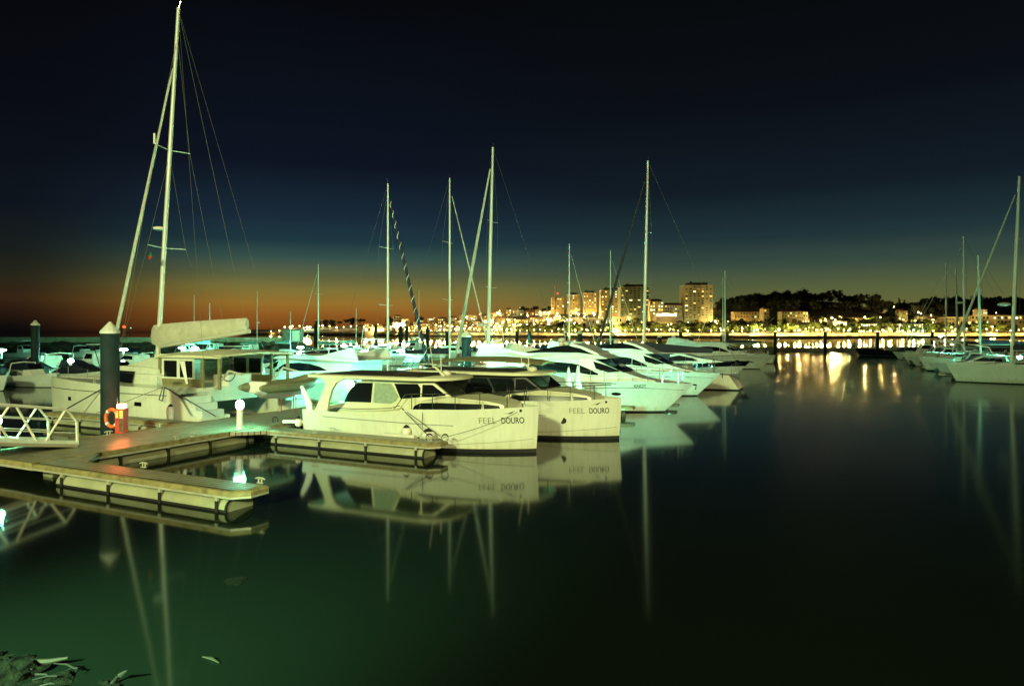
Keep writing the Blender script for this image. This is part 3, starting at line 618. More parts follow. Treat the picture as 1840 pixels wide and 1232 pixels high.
    H.stripe(t, 1.0, 6.4, lambda x: .97 - .01 * x, .022, LIP if False else GREYP)
    H.stripe(t, 3.6, 8.75, lambda x: .16 + .30 * max(0, (x - 3.6) / 5.2) ** 1.6, .012, INKG, name='chine_line', out=.006)
    a = text_mesh('FEEL', .29, INKG, 'lettering', t, -.0025, .97); H.mark(a, 7.22, 1.0)
    a = text_mesh('DOURO', .29, INKD, 'lettering', t, .004, .60); H.mark(a, 7.90, 1.0)
    m = MB(); m.add([(-.28, -.05, 0), (-.12, .0, 0), (0, .02, 0), (.06, .05, 0), (.24, .13, 0), (.1, .01, 0), (.06, -.03, 0), (0, -.03, 0), (-.1, -.01, 0)], [(0, 8, 1), (1, 8, 7, 2), (2, 7, 6, 3), (3, 6, 5), (3, 5, 4)])
    m.v = [(x * .7, y * .7, z) for x, y, z in m.v]; e = m.build('bird_emblem', INKD, t); H.mark(e, 8.15, 1.34)
    MB().tube([(8.45, -H.y_at(8.45, 1.4) - .02, 1.42), (8.45, -H.y_at(8.45, 1.4) + .05, 1.42)], .05, 8).build('hawse_hole', BLACK, t)
    if not first:
        for sd in (-1, 1):
            yy = H.y_at(7.0, .72); MB().tube([(7.0, sd * (yy + .012), .72), (7.0, sd * (yy - .1), .72)], .12, 14).build('thruster_port', BLACK, t)
    MB().box(.06, .6, -1.3, 1.3, .9, 1.0).build('stern_bench', TEAK, t)
    return t, H
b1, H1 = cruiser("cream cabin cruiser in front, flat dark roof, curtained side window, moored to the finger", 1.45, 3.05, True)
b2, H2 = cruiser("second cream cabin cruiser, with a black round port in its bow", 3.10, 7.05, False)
fender(D(6.2, 1.35, .52), .16, .30, "squat white fender with black pointed top leaning on the first cruiser's hull")
fender(D(7.1, 1.32, .46), .24, .30, "round white ball fender beside the rope cleat")
fender(D(1.3, 1.45, .5), .12, .34, "white fender standing at the first cruiser's stern")
tm = one(MB().tube([(0, 0, 0), (1.2, -.1, 0)], .07, 8).build('dock_fender', WHITEP, None, True), "white tube fender lying on the dock behind the first cruiser's stern", 'fender', 'boat fenders'); tm.location = D(.1, 1.9, .58)
tm = one(MB().tube([(0, 0, 0), (1.25, 0, 0)], .09, 8).build('dock_fender', CAPM, None, True), "long pale fender bolted along the finger tip below the first cruiser", 'fender', 'boat fenders'); tm.location = D(5.4, 1.22, .50); tm.rotation_euler = (0, 0, AF)
rope([D(5.9, 1.5, 1.42), D(7.45, .85, .62)], "dark spring line from the first cruiser's deck down to the finger tip", .013)
rope([D(6.75, 1.5, 1.45), D(6.9, 1.3, .8)], "short dark line holding the ball fender", .01)
rope([D(5.95, 1.5, 1.40), D(7.9, .9, .62)], "second dark line fanning from the same deck cleat to the finger tip", .011)
rope([D(9.9, 2.35, 1.40), D(9.2, 1.7, 1.05), D(7.9, .95, .62)], "thin bow line drooping along the first cruiser's lettering", .009, sag=.03)
for (u_, v_, l_) in ((7.45, .85, "black coil of rope on the finger tip"), (7.95, 1.0, "smaller black coil of rope at the very end of the finger"), (-.4, 2.0, "black rope coil on the walkway behind the first cruiser")):
    m = MB(); m.loft([[(.11 * math.cos(a), 0.035 * math.cos(b_), .12 + .11 * math.sin(a) + .03 * math.sin(b_)) for b_ in [j * math.pi / 3 for j in range(6)]] for a in [k * math.pi / 8 for k in range(-2, 11)]])
    o = m.build('rope_coil', ROPE, None, True); one(o, l_, 'rope', 'rope coils'); o.location = D(u_, v_, .49); o.rotation_euler = (0, 0, AF + .4)

# --- flybridge motor yachts
def flyyacht(label, u, v, rot=0, L=12.1, B=4.1, fly=True, bands=True, name_=None, canvas=None, sc=1.0, group='flybridge motor yachts'):
    t = thing('motor_yacht', label, 'motor yacht', D(u, v), AF + rot, group); t.scale = (sc, sc, sc)
    H = Hull(L, L - 1.55, B, [(0, 1.15), (3, 1.32), (6.5, 1.55), (9.5, 1.62), (L, 1.50)], pd=2.6, pw=1.8, wf=.84, tm=.42, ts=.92, flare=1.5, boot=.07)
    H.mesh([GEL2, BOOT], parent=t, nst=30); H.deck(GEL2, t, drop=.05)
    w = lambda x, z: 1.72 - .16 * (z - 1.3)
    m = MB(); m.house([(1.0, 1.1), (1.3, 2.0), (1.2, 2.55), (2.6, 2.62), (6.6, 2.68), (6.6, 1.1)], w); m.build('saloon', GEL2, t)
    wf = lambda x, z: 1.72 - .16 * (z - 1.3) - (x - 6.6) * .33
    m = MB(); m.house([(6.6, 1.1), (6.6, 2.68), (7.2, 2.7), (8.2, 2.25), (8.9, 1.95), (9.6, 1.72), (10.2, 1.62), (10.4, 1.4), (10.4, 1.1)], wf); m.build('coachroof', GEL2, t)
    if bands:
        wpoly([(3.0, 2.06), (3.6, 2.28), (4.4, 2.44), (5.3, 2.5), (6.2, 2.44), (6.59, 2.38), (6.59, 1.98), (6.0, 1.95), (4.6, 1.98)], w, 'window', GLASS, t)
        wpoly([(6.62, 2.36), (7.0, 2.2), (7.55, 1.92), (7.5, 1.86), (7.1, 1.88), (6.62, 1.96)], wf, 'window', GLASS, t)
    for s in (-1, 1):
        MB().panel([(7.24, s * .03, 2.72), (7.24, s * 1.22, 2.69), (8.75, s * 1.0, 2.03), (8.85, s * .03, 2.02)], .03).build('windscreen', GLASS, t)
        wpoly([(7.25, 2.56), (7.9, 2.36), (8.6, 2.05), (8.0, 2.0), (7.4, 2.18)], wf, 'window', GLASS, t, sides=(s,))
    # overhanging brow and bridge
    w3 = lambda x, z: 1.85 - .35 * (z - 2.6) - max(0, x - 4) * .16
    m = MB(); m.house([(.5, 2.60), (.35, 2.72), (2.5, 2.9), (4.6, 2.98), (6.4, 2.98), (7.5, 2.86), (8.0, 2.70), (6.5, 2.62), (3.5, 2.60)], w3); m.build('bridge_deck', GEL2, t)
    if fly:
        w4 = lambda x, z: 1.55 - .22 * (z - 2.9) - max(0, x - 4.2) * .17
        m = MB(); m.house([(3.0, 2.8), (3.3, 2.95), (4.3, 3.12), (5.2, 3.3), (6.0, 3.38), (6.5, 3.26), (7.3, 2.92), (7.3, 2.8)], w4); m.build('bridge_screen', GLASS, t)
        m = MB(); m.house([(5.9, 3.34), (6.05, 3.44), (6.6, 3.3), (7.4, 2.96), (7.5, 2.85), (7.2, 2.9), (6.5, 3.2)], lambda x, z: w4(x, z) + .03); m.build('screen_frame', GEL2, t)
        MB().ball((5.1, -.3, 3.40), .14).build('seat_back', WHITEP, t, True); MB().ball((5.1, .3, 3.40), .14).build('seat_back', WHITEP, t, True)
    for s in (-1, 1):                                                          # swept arch wing
        m = MB(); m.prism([(.55, 2.62), (.75, 3.0), (.9, 3.42), (1.25, 3.44), (1.9, 3.3), (3.2, 3.0), (4.2, 2.9), (3.9, 2.75), (2.0, 2.62)], s * 1.58, s * 1.70); m.build('arch_wing', GEL2, t)
    MB().box(1.0, 1.3, -1.58, 1.58, 3.36, 3.43).build('arch_beam', GEL2, t); MB().lathe([(.25, 3.43), (.27, 3.5), (.2, 3.62), (.03, 3.66)], (1.15, 0, 0), 12).build('radar_dome', WHITEP, t, True)
    MB().tube([(1.15, .7, 3.43), (1.0, .7, 4.6)], .014, 4).build('antenna', WHITEP, t)
    H.rail(t, 6.4, L - .25, h=.55, n=8, r=.014, mid=True)
    H.stripe(t, 4.2, L - .5, lambda x: interp(H.sheer, x) - .34, .03, INKD, name='rub_rail')
    for x in (6.4, 8.5):
        for sd in (-1, 1):
            pp = [(x + .24 * math.cos(a), .95 + .085 * math.sin(a)) for a in [k * math.pi / 6 for k in range(12)]]; MB().loft([[(q, sd * (H.y_at(q, r_) + .025), r_) for q, r_ in pp], [(q, sd * (H.y_at(q, r_) - .05), r_) for q, r_ in pp]]).build('porthole', GLASS, t)
    MB().box(.0 - .7, .05, -1.7, 1.7, .28, .36).build('swim_platform', TEAK, t)
    MB().tube([(L - .5, 0, 1.5), (L + .08, 0, 1.42), (L + .02, 0, 1.2)], .045, 6).build('anchor', STEEL, t, True)
    if name_:
        a = text_mesh(name_, .22, INKD, 'lettering', t, .003, .9); H.mark(a, 9.4, 1.30, out=.03)
    return t, H
flyyacht("first big white flybridge yacht with almond side window and dark bridge screen", .8, 16.5, name_='KNOT')
flyyacht("second white flybridge yacht behind, its bow just past the first one's", .75, 26.3, L=11.9)
flyyacht("large white hardtop yacht farthest out on the walkway with a sweeping roof", .5, 62, fly=False, sc=1.0, L=12.2)
flyyacht("white motor yacht beyond the catamaran with a swept side arch and cyan light inside", -3.7, 13.4, math.pi, fly=False, sc=.92)
# low express cruiser squeezed behind the second cabin cruiser
t = thing('express_cruiser', "low express cruiser with a khaki canvas canopy behind the second cabin cruiser", 'motor yacht', D(1.2, 11.6), AF)
H = Hull(8.6, 7.6, 3.1, [(0, 1.05), (4, 1.2), (8.6, 1.25)], flare=1.4, boot=.08); H.mesh([GEL2, BOOT], parent=t); H.deck(GEL2, t)
w = lambda x, z: 1.3 - .2 * (z - 1.1) - max(0, x - 4) * .12
MB().house([(1.5, 1.0), (2.2, 2.0), (3.4, 2.35), (4.6, 2.3), (6.2, 1.9), (7.4, 1.45), (7.4, 1.0)], w).build('deckhouse', GEL2, t)
wpoly([(3.1, 2.18), (4.2, 2.2), (5.4, 2.0), (6.3, 1.68), (6.35, 1.6), (5.0, 1.48), (3.6, 1.55)], w, 'window', GLASS, t)
m = MB(); m.loft([[(x, -1.45 * k, z - .12), (x, -1.2 * k, z), (x, 0, z + .07), (x, 1.2 * k, z), (x, 1.45 * k, z - .12), (x, 0, z - .03)] for x, z, k in ((.2, 2.62, 1), (1.8, 2.78, 1), (3.6, 2.8, .95), (5.1, 2.72, .8), (5.9, 2.62, .55))]); m.build('canopy', KHAKI, t, True)
for s in (-1, 1):
    for x in (.5, 3.0): MB().tube([(x, s * 1.3, 1.1), (x + .1, s * 1.3, 2.6)], .02, 5).build('canopy_pole', STEEL, t)
for i, (u_, l_) in enumerate(((8.15, "first of two folded cream parasols on the low cruiser's foredeck"), (8.6, "second folded cream parasol, slightly taller, on the low cruiser's foredeck"))):
    t = thing('folded_parasol', l_, 'parasol', D(u_, 11.5, 1.2), 0, 'folded parasols')
    MB().lathe([(.16, .0), (.22, .25), (.17, .62), (.10, .95), (.03, 1.22 + .08 * i)], n=9).build('canopy', CANVAS, t, True); MB().tube([(0, 0, -.1), (0, 0, 1.3)], .025, 6).build('pole', STEEL, t)

t = thing('express_cruiser', "white cruiser with navy topsides and a blue canvas cockpit tent, pointed bow", 'motor yacht', D(1.6, 43.2), AF)
H = Hull(10.8, 9.2, 3.6, [(0, 1.2), (5, 1.35), (10.8, 1.6)], flare=1.5, boot=.06); H.mesh([GEL2, BOOT, DARKHULL], parent=t, top=8); H.deck(GEL2, t)
w = lambda x, z: 1.4 - .2 * (z - 1.1) - max(0, x - 4.5) * .13
MB().house([(3.6, 1.1), (3.8, 2.0), (5.0, 2.25), (6.6, 1.85), (8.6, 1.55), (8.6, 1.1)], w).build('deckhouse', GEL2, t)
wpoly([(4.1, 1.5), (4.2, 1.9), (5.0, 2.05), (6.2, 1.8), (6.6, 1.6)], w, 'window', GLASS, t)
m = MB(); m.loft([[(x, -1.5 * k, 1.2), (x, -1.3 * k, z), (x, 0, z + .12), (x, 1.3 * k, z), (x, 1.5 * k, 1.2)] for x, z, k in ((.2, 1.9, .95), (1.4, 2.6, 1), (3.2, 2.75, 1), (4.2, 2.2, .9))]); m.build('cockpit_tent', NAVY, t, True)
MB().tube([(.9, -1.5, 1.2), (.5, -1.4, 2.9), (.4, 0, 3.1), (.5, 1.4, 2.9), (.9, 1.5, 1.2)], .07, 6).build('radar_arch', WHITEP, t, True)
H.rail(t, 5.4, 10.5, h=.5, n=6, r=.014); MB().tube([(10.5, 0, 1.6), (11.0, 0, 1.5), (10.95, 0, 1.25)], .05, 6).build('anchor', STEEL, t, True)

# --- sailing yachts
def sailboat(label, u=0, v=0, rot=0, loc=None, L=11, B=3.5, mx=6.0, mh=15, furl='white', cover=NAVY, top=None, mr=.085, boomz=2.3, boom_l=None, detail=True, hullm=None, spread=2, rake=0.0, bimini=None, group='sailing yachts', furl_r=.07, z_s=1.2, radar=None, bulk=1.0):
    t = thing('sailing_yacht', label, 'sailing yacht', loc or D(u, v), (AF + rot) if loc is None else rot, group)
    H = Hull(L, L * .93, B, [(0, z_s * .88), (L * .5, z_s * .94), (L, z_s * 1.12)], pd=2.0, pw=1.5, wf=.82, tm=.42, ts=.72, flare=.8, tr=-.3 if not top else .7, boot=.08)
    H.mesh([hullm or GEL, BOOT] + ([DARKHULL] if top else []), parent=t, top=top, nst=22); H.deck(GEL2, t, drop=.04)
    w = lambda x, z: B * .27 - .25 * (z - z_s) - max(0, x - L * .55) * .13
    zc = z_s
    MB().house([(L * .3, zc - .1), (L * .32, zc + .42), (L * .5, zc + .38), (L * .66, zc + .22), (L * .76, zc + .05), (L * .76, zc - .1)], w).build('coachroof', GEL, t)
    if detail:
        wpoly([(L * .36, zc + .12), (L * .37, zc + .28), (L * .48, zc + .27), (L * .5, zc + .12)], w, 'window', GLASS, t); wpoly([(L * .52, zc + .11), (L * .52, zc + .25), (L * .6, zc + .2), (L * .61, zc + .1)], w, 'window', GLASS, t)
    tip = (mx - rake, 0, mh); base = (mx, 0, zc + .1)
    MB().tube([base, (mx - rake * .55, 0, zc + (mh - zc) * .55), tip], [mr, mr, mr * .6], 10, flat=1.0).build('mast', ALU, t, True)
    bl = boom_l or mx - L * .12
    MB().tube([(mx, 0, boomz), (mx - bl, 0, boomz + .05)], .06, 8).build('boom', ALU, t, True)
    m = MB(); m.loft([[(mx - .05 - s * bl * .97, y * (1 - .35 * s), boomz + .05 + zz * bulk * (1 - .55 * s)) for y, zz in ((-.13, 0), (-.17, .22), (-.07, .5), (.07, .5), (.17, .22), (.13, 0))] for s in (0, .15, .35, .6, .85, 1)]); m.build('sail_cover', cover, t, True)
    bow = (L - .25, 0, z_s * 1.12 + .12); hd = Vector((mx - rake * .92 + .1, 0, zc + (mh - zc) * .93)); bw = Vector(bow)
    if furl:
        mt = {'white': CANVAS, 'spiral': NAVY, 'dark': BLACK, 'thin': ALU}[furl]; r0 = furl_r if furl != 'thin' else .02
        a = bw.lerp(hd, .05); c_ = bw.lerp(hd, .97)
        m = MB(); m.tube([bw, a, a.lerp(c_, .02), a.lerp(c_, .5), c_], [.015, .02, r0, r0 * .85, r0 * .4], 8); m.build('furled_sail', mt, t, True)
        if furl == 'spiral':
            pts = []
            for k in range(0, 241):
                s = k / 240; p = a.lerp(c_, s); an = s * 2 * math.pi * 15; rr = r0 * 1.06 * (1 - .5 * s) + .004
                pts.append(p + Vector((rr * math.cos(an) * .9, rr * math.sin(an), rr * math.cos(an) * .3)))
            MB().tube(pts, .02, 4).build('spiral_line', WHITEP, t)
    zsps = [zc + (mh - zc) * q for q in ((.36, .66) if spread == 2 else (.5,))]
    for zz in zsps:
        xm = mx - rake * (zz - zc) / (mh - zc); MB().tube([(xm - .15, -B * .27, zz + .05), (xm, 0, zz), (xm - .15, B * .27, zz + .05)], .018, 5).build('spreader', ALU, t)
    for s in (-1, 1):
        pts = [(mx - .2, s * B * .46, zc)] + [(mx - rake * (zz - zc) / (mh - zc) - .15, s * B * .27, zz + .05) for zz in zsps] + [(mx - rake, 0, mh - .3)]
        MB().tube(pts, .009, 4).build('shroud', RIG, t)
    MB().tube([(.1, 0, z_s), (mx - rake, 0, mh - .05)], .009, 4).build('backstay', RIG, t)
    MB().tube([(mx - rake, 0, mh), (mx - rake - .05, 0, mh + .35)], .01, 4).build('wind_vane', STEEL, t)
    if detail:
        H.rail(t, L * .3, L - .15, h=.55, n=6, r=.012, mid=True, ends=False)
        MB().tube([(L * .05, -.9, z_s * .9), (L * .05, -.9, z_s + .6), (.0, 0, z_s + .65), (L * .05, .9, z_s + .6), (L * .05, .9, z_s * .9)], .014, 5).build('pushpit', STEEL, t, True)
        m = MB(); m.loft([[(L * .17 + .03 * math.cos(b_), .42 * math.cos(a), z_s + .45 + .42 * math.sin(a) + .03 * math.sin(b_)) for b_ in (0, 2.1, 4.2)] for a in [k * math.pi / 9 for k in range(19)]], cap=False); m.build('steering_wheel', STEEL, t)
    if radar: MB().lathe([(.1, -.05), (.42, 0), (.46, .1), (.3, .2), (.02, .24)], (mx + .5, 0, radar), 12).build('radar_dome', WHITEP, t, True)
    if bimini is not None:
        m = MB(); m.loft([[(x, y, z_s + 1.75 - .25 * (y / 1.3) ** 2 + dz) for y in (-1.3, -.8, 0, .8, 1.3)] + [(x, y, z_s + 1.70 - .25 * (y / 1.3) ** 2 + dz) for y in (1.3, .8, 0, -.8, -1.3)] for x, dz in ((.4, 0), (1.4, .06), (2.6, 0))]); m.build('bimini', bimini, t, True)
        for s in (-1, 1): MB().tube([(1.4, s * 1.25, z_s - .1), (1.4, s * 1.28, z_s + 1.5)], .015, 4).build('bimini_pole', STEEL, t)
    return t, H
PI = math.pi
def moored(label, px, d, top_y, L, mx, bow=1, **k):                       # px, d: where the foot of the mast stands; bow +1 points along the fingers, -1 away from them
    mh = CH + (HY - top_y) * d / FPX; xm, ym, _ = PX(px, d)
    return sailboat(label, loc=(xm - bow * FX * mx, ym - bow * FY * mx, 0), rot=AF if bow > 0 else AF + PI, L=L, mx=mx, mh=mh, **k)
moored("sailing yacht whose forestay is wrapped in blue with a white spiral line", 697, 46.5, 330, 8.6, 5.0, B=3, furl='spiral', cover=CANVAS, mr=.085, furl_r=.13)
moored("sailing yacht with a white furled jib sloping towards the tallest middle mast", 808, 53.5, 320, 9.4, 5.3, B=3.1, furl='white', cover=NAVY, mr=.09, furl_r=.06)
moored("tall-masted sailing yacht, thick furled jib sloping seaward, wide radar disc", 876, 57, 266, 10.5, 7.1, -1, B=3.5, furl='white', cover=CANVAS, mr=.155, furl_r=.16, rake=.5, radar=4.6)
moored("sailing yacht with a long navy boom cover, black furled jib and sloping stern", 1156, 51.5, 290, 11.4, 7.1, -1, B=3.7, furl='dark', cover=NAVY, top=99, mr=.11, boomz=2.5, furl_r=.12, boom_l=5.2, rake=.35, z_s=1.2, bulk=1.5)
moored("small sailing yacht with a slim mast near the lone thin chimney", 1023, 69, 438, 8.6, 5.2, B=2.8, furl='white', cover=NAVY, mr=.075, furl_r=.035)
moored("sailing yacht with a thin pale mast beside the big dark forestay", 1097, 80, 450, 9.2, 5.2, B=3, furl='white', cover=NAVY, mr=.075, furl_r=.03)
moored("sailing yacht before the tallest apartment block, navy sail bag and slim rig", 1303, 92, 487, 10.5, 6.0, -1, B=3.2, furl='white', cover=NAVY, mr=.10, furl_r=.045, boomz=2.6)
moored("smaller sailing yacht whose mast almost hides behind the navy-bagged one", 1299, 98, 498, 10, 5.6, -1, B=3.2, furl='dark', cover=NAVY, mr=.07, detail=False)
moored("thin-masted sailing yacht at the distant walkway, white stay slanting seaward", 572, 100, 475, 9.5, 5.0, -1, B=3, furl='white', cover=CYANM, mr=.11, furl_r=.05)
for px, ty, d, l in ((349, 530, 104, "small sailing boat behind the catamaran boom, short thin mast"), (377, 545, 108, "smaller sailing boat, its mast barely above the catamaran boom"), (462, 524, 100, "small sailing boat with a bare mast past the catamaran boom end"), (640, 553, 112, "little sailing boat with a low mast by the fishing boat"), (753, 520, 118, "little sailing boat with a thin mast before the lit promenade"), (522, 560, 110, "little sailing boat under the stone beacon")):
    moored(l, px, d, ty, 7.5, 4.2, B=2.5, furl=None, cover=CYANM, mr=.05, detail=False, spread=1, z_s=.95)
moored("white sailing yacht across the basin with the thickest mast, furled jib slanting to its bow", 1818, 54.3, 318, 11.5, 7.0, -1, B=3.6, furl='white', cover=NAVY, mr=.14, furl_r=.10, boomz=2.6, z_s=1.45, rake=.5, radar=6.2)
moored("sailing yacht with a dark triangular sail cover standing by its mast", 1733, 83, 425, 13, 6.3, -1, B=3.8, furl='thin', cover=NAVY, mr=.12, z_s=1.4, rake=-.1, radar=7.6)
moored("sailing yacht across the basin with a plain mast between the two tallest", 1762, 70, 458, 11, 5.5, -1, B=3.4, furl=None, cover=NAVY, mr=.12, z_s=1.3, boomz=2.8, rake=-.2)
moored("sailing yacht across the basin, its mast standing nearest the open water", 1700, 112, 472, 13, 6.5, -1, B=3.4, furl='thin', cover=NAVY, mr=.14, z_s=1.5, hullm=DARKHULL)
moored("sailing yacht across the basin with the shortest mast", 1721, 104, 482, 10, 5.5, -1, B=3.2, furl=None, cover=NAVY, mr=.13, z_s=1.3, rake=-.25)
t = thing('open_launch', "low dark launch with a pale deck, outermost across the basin", 'boat', PX(1640, 118), AF + PI)
H = Hull(9, 8.2, 2.8, [(0, .8), (9, 1.25)]); H.mesh([DARKHULL, BOOT], parent=t); H.deck(GREYP, t)
MB().box(2.5, 4.3, -.9, .9, .8, 1.6).build('wheelhouse', GREYP, t)

# --- the catamaran
t = thing('catamaran', "large white sailing catamaran with a raked mast and long cream sail bag on its boom", 'catamaran', D(-4.2, 5.0), AF + PI)
CL = 11.5
Hc = Hull(CL, CL - .15, 1.75, [(0, .5), (.5, .55), (1.6, 1.62), (4, 1.66), (CL, 1.84)], pd=2.2, pw=1.6, wf=.9, tm=.5, ts=.85, boot=.04, deep=.6, flare=1.2)
for s in (1, -1):
    h = Hc.mesh([GEL, GEL], 'hull', t); h.location = (0, s * 2.55, 0)
    dk = Hc.deck(GEL, t, drop=.02, inset=.03, x0=1.3); dk.location = (0, s * 2.55, 0)
    for k in range(3): MB().box(.15 + k * .4, .55 + k * .4, s * 2.55 - .55, s * 2.55 + .55, .45 + .0 * k, .75 + .28 * k).build('stern_step', GEL2, t)
hw = lambda x, z: 0
for sgn in (1, -1):
    for x0, x1 in ((3.6, 4.05), (8.95, 9.15)):
        y0 = 2.55 + Hc.y_at(x0, .98)
        MB().box(x0, x1, sgn * (y0 - .05) if sgn > 0 else -(y0 + .012), (y0 + .012) if sgn > 0 else -(y0 - .05), .82, 1.0).build('porthole', GLASS, t)
    y0 = 2.55 + Hc.y_at(5.6, 1.0); MB().panel([(5.0, sgn * (y0 + .01), .72), (6.0, sgn * (2.556 + Hc.y_at(6.0, .9)), .72), (6.0, sgn * (2.56 + Hc.y_at(6.0, 1.05)), 1.15), (5.0, sgn * (y0 + .012), 1.15)], .012).build('hull_decal', GREYP, t)
    m = MB(); rr = []
    for i in range(15):
        x = 2.0 + 9.2 * i / 14; y = 2.55 + Hc.y_at(x, 1.34); rr.append([(x, sgn * (y - .02), 1.33), (x, sgn * (y + .012), 1.33), (x, sgn * (y + .012), 1.36), (x, sgn * (y - .02), 1.36)])
    m.loft(rr); m.build('rub_rail', INKD, t)
MB().house([(1.4, .95), (1.4, 1.6), (7.6, 1.62), (8.3, 1.55), (8.3, 1.0)], lambda x, z: 2.3).build('bridge_deck', GEL, t)
w = lambda x, z: 2.35 - .28 * (z - 1.6) - max(0, x - 6) * .1
MB().house([(4.0, 1.55), (4.2, 2.35), (5.2, 2.42), (6.9, 2.45), (7.7, 2.27), (8.1, 1.6)], w).build('saloon', GEL, t)
wpoly([(5.7, 1.68), (5.72, 2.22), (7.1, 2.24), (7.6, 2.14), (7.9, 1.68)], w, 'window', GLASS, t)
m = MB(); m.house([(4.2, 2.35), (4.0, 2.6), (4.4, 2.9), (5.2, 2.86), (6.4, 2.6), (7.3, 2.47), (7.3, 2.40)], lambda x, z: 2.0 - .3 * (z - 2.4) - max(0, x - 5) * .25); m.build('coachroof', GEL, t)
MB().box(7.9, 11.2, -.9, .9, 1.2, 1.24).build('trampoline', GREYP, t); MB().tube([(11.0, -2.55, 1.7), (11.0, 2.55, 1.7)], .1, 8).build('bow_beam', ALU, t)
m = MB(); m.loft([[(x, -2.25 * k, z - .1), (x, -1.9 * k, z), (x, 0, z + .08), (x, 1.9 * k, z), (x, 2.25 * k, z - .1), (x, 1.9 * k, z - .08), (x, 0, z), (x, -1.9 * k, z - .08)] for x, z, k in ((.1, 3.06, 1), (1.2, 3.16, 1), (2.8, 3.16, 1), (4.0, 3.05, .98), (4.5, 2.92, .92))]); m.build('hardtop', CREAM, t, True)
for s in (-1, 1): MB().box(.15, 4.4, s * 2.12 - .03, s * 2.12 + .03, 2.90, 3.04).build('hardtop_edge', CREAM, t)
for s in (-1, 1):
    for x in (.35, 1.4, 4.15): MB().box(x, x + .13, s * 2.0 - .05, s * 2.0 + .05, 1.55, 3.0).build('canopy_post', KHAKI, t)
    MB().box(1.55, 4.1, s * 1.98 - .03, s * 1.98 + .03, 1.5, 1.95).build('cockpit_coaming', KHAKI, t)
    for bx in ((2.0, 4.12, 1.94, 2.02), (2.0, 4.12, 2.76, 2.9), (2.0, 2.12, 2.02, 2.76), (2.93, 3.12, 2.02, 2.76), (3.98, 4.12, 2.02, 2.76)): MB().box(bx[0], bx[1], s * 1.97 - .02, s * 1.97 + .02, bx[2], bx[3]).build('window_frame', GEL, t)
    for x0, x1 in ((3.1, 4.0), (2.1, 2.95)): MB().box(x0, x1, s * 1.97 - .012, s * 1.97 + .012, 2.0, 2.78).build('cockpit_window', GLASS, t)
MB().box(4.02, 4.06, -1.7, 1.7, 1.7, 2.75).build('saloon_door', CURTAIN, t)
MB().box(1.2, 2.2, -.5, .8, 1.6, 2.1).build('helm_seat', WHITEP, t)
m = MB(); m.loft([[(.9 + .03 * math.cos(b_), 1.1 + .4 * math.cos(a), 2.25 + .4 * math.sin(a) + .03 * math.sin(b_)) for b_ in (0, 2.1, 4.2)] for a in [k * math.pi / 9 for k in range(19)]], cap=False); m.build('steering_wheel', BLACK, t)
m = MB(); m.loft([[(2.9 - .5 * q, 2.1, 1.75 + 1.0 * s), (2.9 - .5 * q - .12 * (1 - s), 2.14, 1.75 + s), (2.55 - .3 * q, 2.1, 1.75 + s)] for s, q in ((0, 1.0), (.5, .6), (1, .3))]); m.build('hanging_cloth', WHITEP, t)
CMX = 7.1
MB().tube([(CMX, 0, 2.5), (CMX - .75, 0, 11), (CMX - 1.55, 0, 19.9)], [.115, .105, .08], 12).build('mast', ALU, t, True)
def cm(z): return CMX - 1.55 * ((z - 2.5) / 17.4) ** 1.05
MB().tube([(CMX - .1, 0, 3.32), (.8, 0, 4.08)], .10, 8).build('boom', ALU, t, True)
m = MB(); prof = ((-.12, 0), (-.22, .28), (-.15, .62), (0, .78), (.15, .62), (.22, .28), (.12, 0))
m.loft([[(x, y * k, zb + zz * kz) for y, zz in prof] for x, zb, k, kz in ((7.45, 3.62, .4, .75), (7.36, 3.45, .8, 1.2), (6.9, 3.36, 1, 1.38), (5.0, 3.62, 1, 1.18), (3.0, 3.88, .9, .95), (1.2, 4.12, .8, .72), (.95, 4.15, .6, .68))]); m.build('sail_bag', CANVAS, t, True)
hb_, ht_ = Vector((10.95, 0, 1.95)), Vector((cm(17.0) + .15, 0, 17.0))
MB().tube([hb_, hb_.lerp(ht_, .03), hb_.lerp(ht_, .06), hb_.lerp(ht_, .5), hb_.lerp(ht_, .96), ht_], [.02, .02, .095, .085, .05, .02], 8).build('furled_sail', CANVAS, t, True)
for zz, hw_ in ((8.2, 1.05), (13.0, .95)):
    MB().tube([(cm(zz) - .25, -hw_, zz + .04), (cm(zz), 0, zz), (cm(zz) - .25, hw_, zz + .04)], .025, 6).build('spreader', ALU, t)
for s in (-1, 1):
    MB().tube([(CMX - 1.6, s * 3.3, 1.7), (cm(13) - .25, s * .95, 13.04), (cm(19), 0, 18.5)], .009, 4).build('shroud', RIG, t)
    MB().tube([(CMX - 1.4, s * 3.3, 1.7), (cm(8.2) - .25, s * 1.05, 8.24), (cm(13), 0, 12.8)], .009, 4).build('shroud', RIG, t)
    MB().tube([(.8, s * 2.4, 1.6), (cm(19.8), 0, 19.8)], .007, 4).build('backstay', RIG, t)
MB().tube([(1.1, 0, 4.6), (cm(19.8), 0, 19.8)], .01, 4).build('topping_lift', RIG, t)
MB().lathe([(.05, 0), (.3, .03), (.32, .14), (.1, .2)], (cm(9.2) + .38, 0, 9.1), 12).build('radar_dome', WHITEP, t, True)
MB().tube([(cm(12.9) - .1, .9, 13.1), (cm(12.9) - .1, .9, 13.6)], .05, 6).build('radar_reflector', WHITEP, t)
m = MB(); m.add([(0, 0, 0), (-.24, .05, .2), (-.29, .0, -.04), (-.07, 0, -.2)], [(0, 1, 2), (0, 2, 3)]); f_ = m.build('flag', [RED, LGREEN], t); f_.location = (cm(7.9) - .25, 1.0, 7.7); f_.data.polygons[1].material_index = 0; f_.data.polygons[0].material_index = 1
